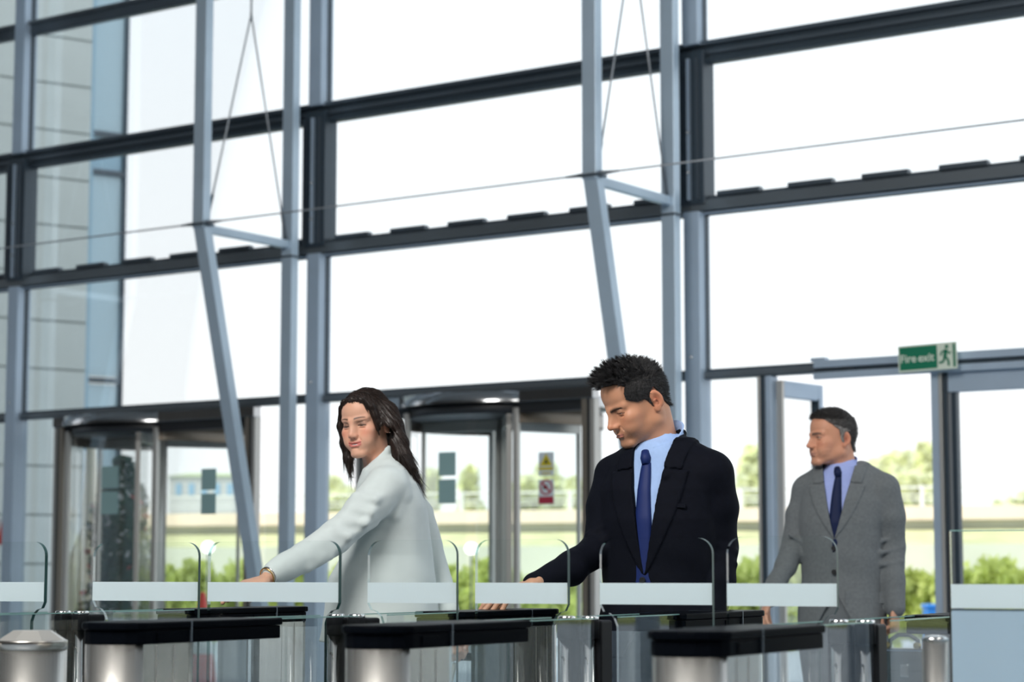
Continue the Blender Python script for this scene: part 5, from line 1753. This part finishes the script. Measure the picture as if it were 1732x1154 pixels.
# teeth just behind the parted lips
m = MB()
for k in range(-4, 5):
    x = k * .0034
    m.box((x - .0016, .0868 - abs(k) * .0005, -.0735 + .0002 * abs(k)), (x + .0016, .0885 - abs(k) * .0006, -.0685))
m.v = [tuple((np.array(v) * hp['s']) @ M.T + hc) for v in m.v]
tag(m.build('teeth', mat('tooth_white', (.92, .90, .86), .2, coat=.5), t), kind='stuff')
# earring
e = (np.array((-.083, -.018, -.041)) * hp['s']) @ M.T + hc
m = MB(); m.lathe([(.001, -.0035), (.0035, -.001), (.0035, .001), (.001, .0035)], 12, tuple(e)); tag(m.build('earring', M_chrome, t), 'small silver stud earring')

rows = [(656, 768, .0, .050, .034), (654, 781, .0, .110, .062), (653, 796, .0, .148, .088), (658, 820, .0, .168, .108), (661, 860, .0, .172, .118), (660, 900, .0, .165, .128),
        (653, 940, .0, .165, .150), (647, 976, .0, .178, .172), (645, 1031, .0, .195, .186), (642, 1084, .0, .205, .198)]
SW = secs_of(L, rows, YW)
M_jac = mat('pale_mint_jacket_cloth', (.62, .69, .685), .75, 0, .25, sheen=.15, noise=.025, nscale=30, bump=.12, bscale=800)
f = Field((-.46, -.60, L(1, 1086)[2]), (.28, .30, L(1, 742)[2]), .0042)
f.loft(SW, .012)
shL = L(655, 822, -.15); shR = L(664, 815, .16)
f.cap(L(660, 795, -.03), shL, .042, .058, .03)
f.cap(L(660, 793, .04), shR, .042, .056, .03)
elL, wrL = L(569, 908, -.26), L(463, 970, -.46)
f.chain([shL, L(612, 868, -.21), elL, L(515, 942, -.36), wrL], (.064, .060, .051, .047, .038), .012)
elR, wrR = L(728, 925, .13), L(757, 1035, .02)
f.chain([shR, L(708, 870, .16), elR, L(745, 985, .08), wrR], (.058, .052, .044, .040, .036), .004)
# collar roll up the nape and front edge
f.cap(L(676, 770, .02), L(656, 762, -.06), .014, .012, .012)
f.cap(L(656, 762, -.06), L(624, 797, -.10), .012, .011, .012)
f.cap(L(624, 797, -.10), L(596, 870, -.05), .010, .012, .014)
# sleeve-head seam and pulled folds running from the shoulder down the sleeve
def fold(pts, r, k=.014):
    f.chain([L(*q) for q in pts], [q * .55 for q in r], .030)
fold([(676, 800, -.135), (682, 838, -.15), (668, 872, -.165)], (.008, .009, .006), .010)
fold([(600, 838, -.235), (636, 846, -.255), (662, 832, -.185)], (.004, .007, .004))
fold([(592, 862, -.262), (628, 868, -.270), (658, 850, -.195)], (.005, .008, .004))
fold([(580, 882, -.280), (618, 886, -.282), (650, 866, -.20)], (.004, .007, .004))
fold([(560, 900, -.312), (590, 908, -.305), (634, 886, -.22)], (.004, .006, .004))
fold([(500, 952, -.418), (540, 944, -.365), (575, 925, -.31)], (.003, .006, .004))
fold([(482, 966, -.44), (520, 962, -.395), (560, 944, -.34)], (.003, .006, .003))
f.noise(wob(.0024, 12, 15, 18, .7)); f.noise(wob(.0011, 36, 30, 30, .2))
# back seam groove
f.chain([L(681, 868, -.172), L(679, 930, -.172), L(676, 1000, -.19), L(672, 1080, -.205)], (.0015, .0015, .0015, .0015), .006, 's')
f.cap(L(632, 715, -.0), L(638, 782, -.01), .056, .050, .006, 's')
# open front
A0 = np.array(SW)
def open_front(X, Y, Z):
    zz = Z.ravel()
    cx, cy, a, b, yw = [np.interp(zz, A0[:, 0], A0[:, i])[None, None, :] for i in range(1, 6)]
    x = X - cx; y = Y - cy; c, n = np.cos(yw), np.sin(yw)
    xr = x * -c + y * n; yf = x * -n + y * -c
    wd = .020 + .05 * sm(Z, 1.30, 1.45)
    cut = np.where((yf > 0) & (np.abs(y) < .16), wd - np.abs(xr), -1.)
    inner = np.where(cut > -.02, np.minimum(cut, .012), -1.) 
    return np.maximum(f.D, np.where((yf > b - .03), inner, -1.)) - f.D
f.noise(open_front)
P2, Q2 = f.mesh()
jk = np_mesh('jacket', P2, Q2, M_jac, t)
m = MB(); m.chain = None
d = wrL - L(515, 942, -.36); d /= np.linalg.norm(d)
m = MB(); m.tube([wrL + d * .001, wrL + d * .004], [.034, .033], 24); m.build('sleeve_lining', M_jac, jk)
for dx, mt, r in ((.018, mat('gold_bracelet', (.65, .42, .15), .25, 1.0), .0022), (.010, M_chrome, .0026)):
    c0 = wrL + d * (dx + .012)
    u = np.cross(d, (0, 0, 1.)); u /= np.linalg.norm(u); w_ = np.cross(u, d)
    m = MB(); m.tube([c0 + (u * math.cos(a) + w_ * math.sin(a)) * .0275 for a in np.linspace(0, 2 * math.pi, 28)], r, 8, cap=False); m.build('bracelet', mt, t)
# blouse under the jacket
f = Field((-.25, -.25, .86), (.25, .25, L(1, 762)[2]), .006)
f.loft(SW, .01, grow=-.014)
f.cap(L(636, 715, .0), L(642, 778, .0), .050, .044, .006, 's')
P3, Q3 = f.mesh(); np_mesh('blouse', P3, Q3, mat('off_white_blouse', (.80, .82, .80), .7), t)
skw = (.64, .38, .27)
HL3 = place_hand(make_hand([(.12, .25, .2), (.15, .3, .2), (.18, .32, .2), (.22, .35, .25)], .10, (.2, .1), .90, mirror=True, skin=skw), wrL + d * .030 + (0, 0, -.004), (-.90, -.42, -.30), (-.35, -.05, -1))
HR3 = place_hand(make_hand((1.15, 1.35, .7), .02, (.9, .7), .92, skin=skw), wrR + np.array((.020, -.01, -.060)), (.22, -.05, -1), (-.35, -.9, 0))
M_trw = mat('pale_trouser_cloth', (.62, .70, .70), .8, 0, .25)
hipc = L(645, 1050, .0)
an = legs(t, L, o, (hipc[0], hipc[1]), .08, YW, M_trw, .96, .14, r=(.095, .06, .048))
for a_, s_ in an: shoe(t, a_, YW, M_shoe, .03)
head_part = (HW, Q, C)
nkb = L(642, 800, .01)
join_body(t, [head_part, HL3, HR3], [[nkb, shL, elL, wrL + d * .03], [nkb, shR, elR, wrR + np.array((.01, -.005, -.03)), wrR + np.array((.020, -.01, -.060))]])

# hair: volume around the head, falling behind the shoulder
M_hairW = hairmat('dark_brown_hair', (.008, .005, .004), (.036, .018, .012))
toh = lambda *q: tuple(((L(*q) - hc) @ M) / hp['s'])
f = Field((-.225, -.22, -.36), (.13, .11, .145), .0028)
f.ell((0, -.012, .038), (.080, .098, .086), .01)
f.ell((0, -.024, -.030), (.077, .078, .090), .03)
f.chain([(-.050, -.050, .0), (-.054, -.068, -.07), (-.046, -.100, -.14), (-.040, -.145, -.22)], (.036, .032, .026, .010), .025)
f.chain([(-.030, -.070, .02), (-.030, -.078, -.09), (-.033, -.112, -.17), (-.040, -.160, -.25)], (.040, .036, .024, .005), .025)
f.chain([(.020, -.070, .02), (.025, -.075, -.08), (.02, -.095, -.15)], (.040, .034, .02), .025)
f.chain([toh(652, 700, -.02), toh(660, 724, -.04), toh(671, 750, -.06), toh(680, 772, -.085), toh(692, 791, -.085), toh(702, 807, -.075), toh(708, 820, -.07)], (.045, .042, .036, .027, .018, .009, .003), .02)
# far side lock falling in front of the shoulder
f.chain([(.066, .034, .055), (.078, .034, .0), (.076, .030, -.06), (.068, .034, -.115), (.060, .050, -.165)], (.014, .015, .016, .015, .004), .014)
# near side lock passing before the ear
f.chain([(-.036, .062, .082), (-.060, .052, .055), (-.070, .046, .022), (-.071, .040, -.004), (-.068, .038, -.026)], (.012, .012, .009, .006, .0025), .010)
# face opening
f.ell((0, .128, -.034), (.070, .102, .103), .008, 's')
f.cap((.0, .025, -.09), (.01, -.005, -.18), .050, .055, .006, 's')
f.cap((-.090, .002, -.050), (-.088, -.008, -.020), .031, .024, .008, 's')
f.cap((-.09, .02, -.055), (-.070, .005, -.15), .044, .052, .01, 's')
f.cap((-.03, .100, -.03), (-.062, .068, -.07), .03, .026, .01, 's')
f.chain([(-.034, .066, .084), (0, .072, .087), (.034, .066, .082), (.060, .050, .062)], (.009, .009, .009, .010), .010)
f.chain([(-.067, .048, .030), (-.0715, .042, .0), (-.0715, .037, -.024), (-.070, .031, -.048)], (.009, .008, .0055, .0016), .008)
def grooves(X, Y, Z):
    a = np.arctan2(X + 0 * Z, -(Y + .02) + 0 * Z)
    return .0011 * np.sin(a * 46 + 9 * np.sin(Z * 14)) + .0007 * np.sin(a * 91 + 5 * np.sin(Z * 23 + 1))
f.noise(grooves)
PH, QH = f.mesh(); NH = normals_of(PH, QH)
def flow_w(p):
    x, y, z = p.T
    topz = sm(z, .06, .12)
    part = x - .012
    d = np.stack([np.sign(part) * (.25 + .9 * topz) * (z > .02), -.35 - .5 * (z < .05) * (y > -.12) * (np.abs(x) < .09) * sm(y, -.0, .05) * 0 - .15 * topz, -1.0 + .75 * topz], 1)
    d[:, 1] += np.where((z > .03) & (y > .03), .30, 0)
    return nrm(d)
L1 = strands(PH, NH, (PH[:, 2] > -.16) & ~((PH[:, 0] < -.05) & (PH[:, 0] > -.090) & (PH[:, 1] > -.03) & (PH[:, 2] < .045)), flow_w, lambda p: .075 + .03 * sm(p[:, 2], 0, .1), .02, .0009, 3200, 8, 21, .035, snap=2)
tdir = np.array(toh(709, 824, -.07)) - np.array(toh(690, 788, -.08)); tdir /= np.linalg.norm(tdir)
L2 = strands(PH, NH, (PH[:, 2] < -.10) & (PH[:, 0] < -.055), lambda p: tdir[None, :] + 0 * p, lambda p: .065 + 0 * p[:, 0], .03, .0011, 700, 6, 22, .09)
L3 = strands(PH, NH, (PH[:, 2] < -.08) & (PH[:, 0] > .045) & (PH[:, 1] > 0), lambda p: nrm(np.stack([-.05 + 0 * p[:, 0], .12 + 0 * p[:, 1], -1 + 0 * p[:, 0]], 1)), lambda p: .06 + 0 * p[:, 0], .03, .0010, 160, 6, 23, .10)
VW, QW = merge([(PH, QH), L1, L2, L3])
np_mesh('hair', (VW * hp['s']) @ M.T + hc, QW, M_hairW, t)
# handbag held in her far hand
hb = wrR + np.array(o) + np.array((.050, -.03, -.135))
bt = thing('handbag', 'pale handbag with dark padded handle in the woman\'s far hand', 'handbag', (hb[0] + .02, hb[1], hb[2] - .45), math.radians(-10))
M_bag = mat('pale_taupe_leather', (.52, .49, .42), .5, bump=.15, bscale=250)
m = MB()
vs = []
for z, a, b in ((0, .17, .06), (.10, .18, .065), (.24, .15, .045), (.27, .14, .02)):
    for k in range(24):
        an_ = 2 * math.pi * k / 24
        c_, s_ = math.cos(an_), math.sin(an_)
        vs.append((a * abs(c_)**.5 * np.sign(c_), b * abs(s_)**.6 * np.sign(s_), z))
m.add(vs, [(i*24+k, i*24+(k+1)%24, (i+1)*24+(k+1)%24, (i+1)*24+k) for i in range(3) for k in range(24)], True)
m.add(vs[:24], [tuple(reversed(range(24)))]); m.add(vs[-24:], [tuple(range(24))])
m.build('bag_body', M_bag, bt)
for y in (-.03, .03):
    m = MB(); m.tube([(-.075, y, .24), (-.068, y * .9, .34), (-.045, y * .3, .42)], [.006, .006, .007], 8); m.tube([(.075, y, .24), (.068, y * .9, .34), (.045, y * .3, .42)], [.006, .006, .007], 8); s_ = m.build('strap', M_bag, bt)
m = MB(); m.tube([(-.07, 0, .425), (-.05, 0, .44), (.05, 0, .44), (.07, 0, .425)], [.009, .013, .013, .009], 12); m.build('padded_handle', M_blackm, bt)
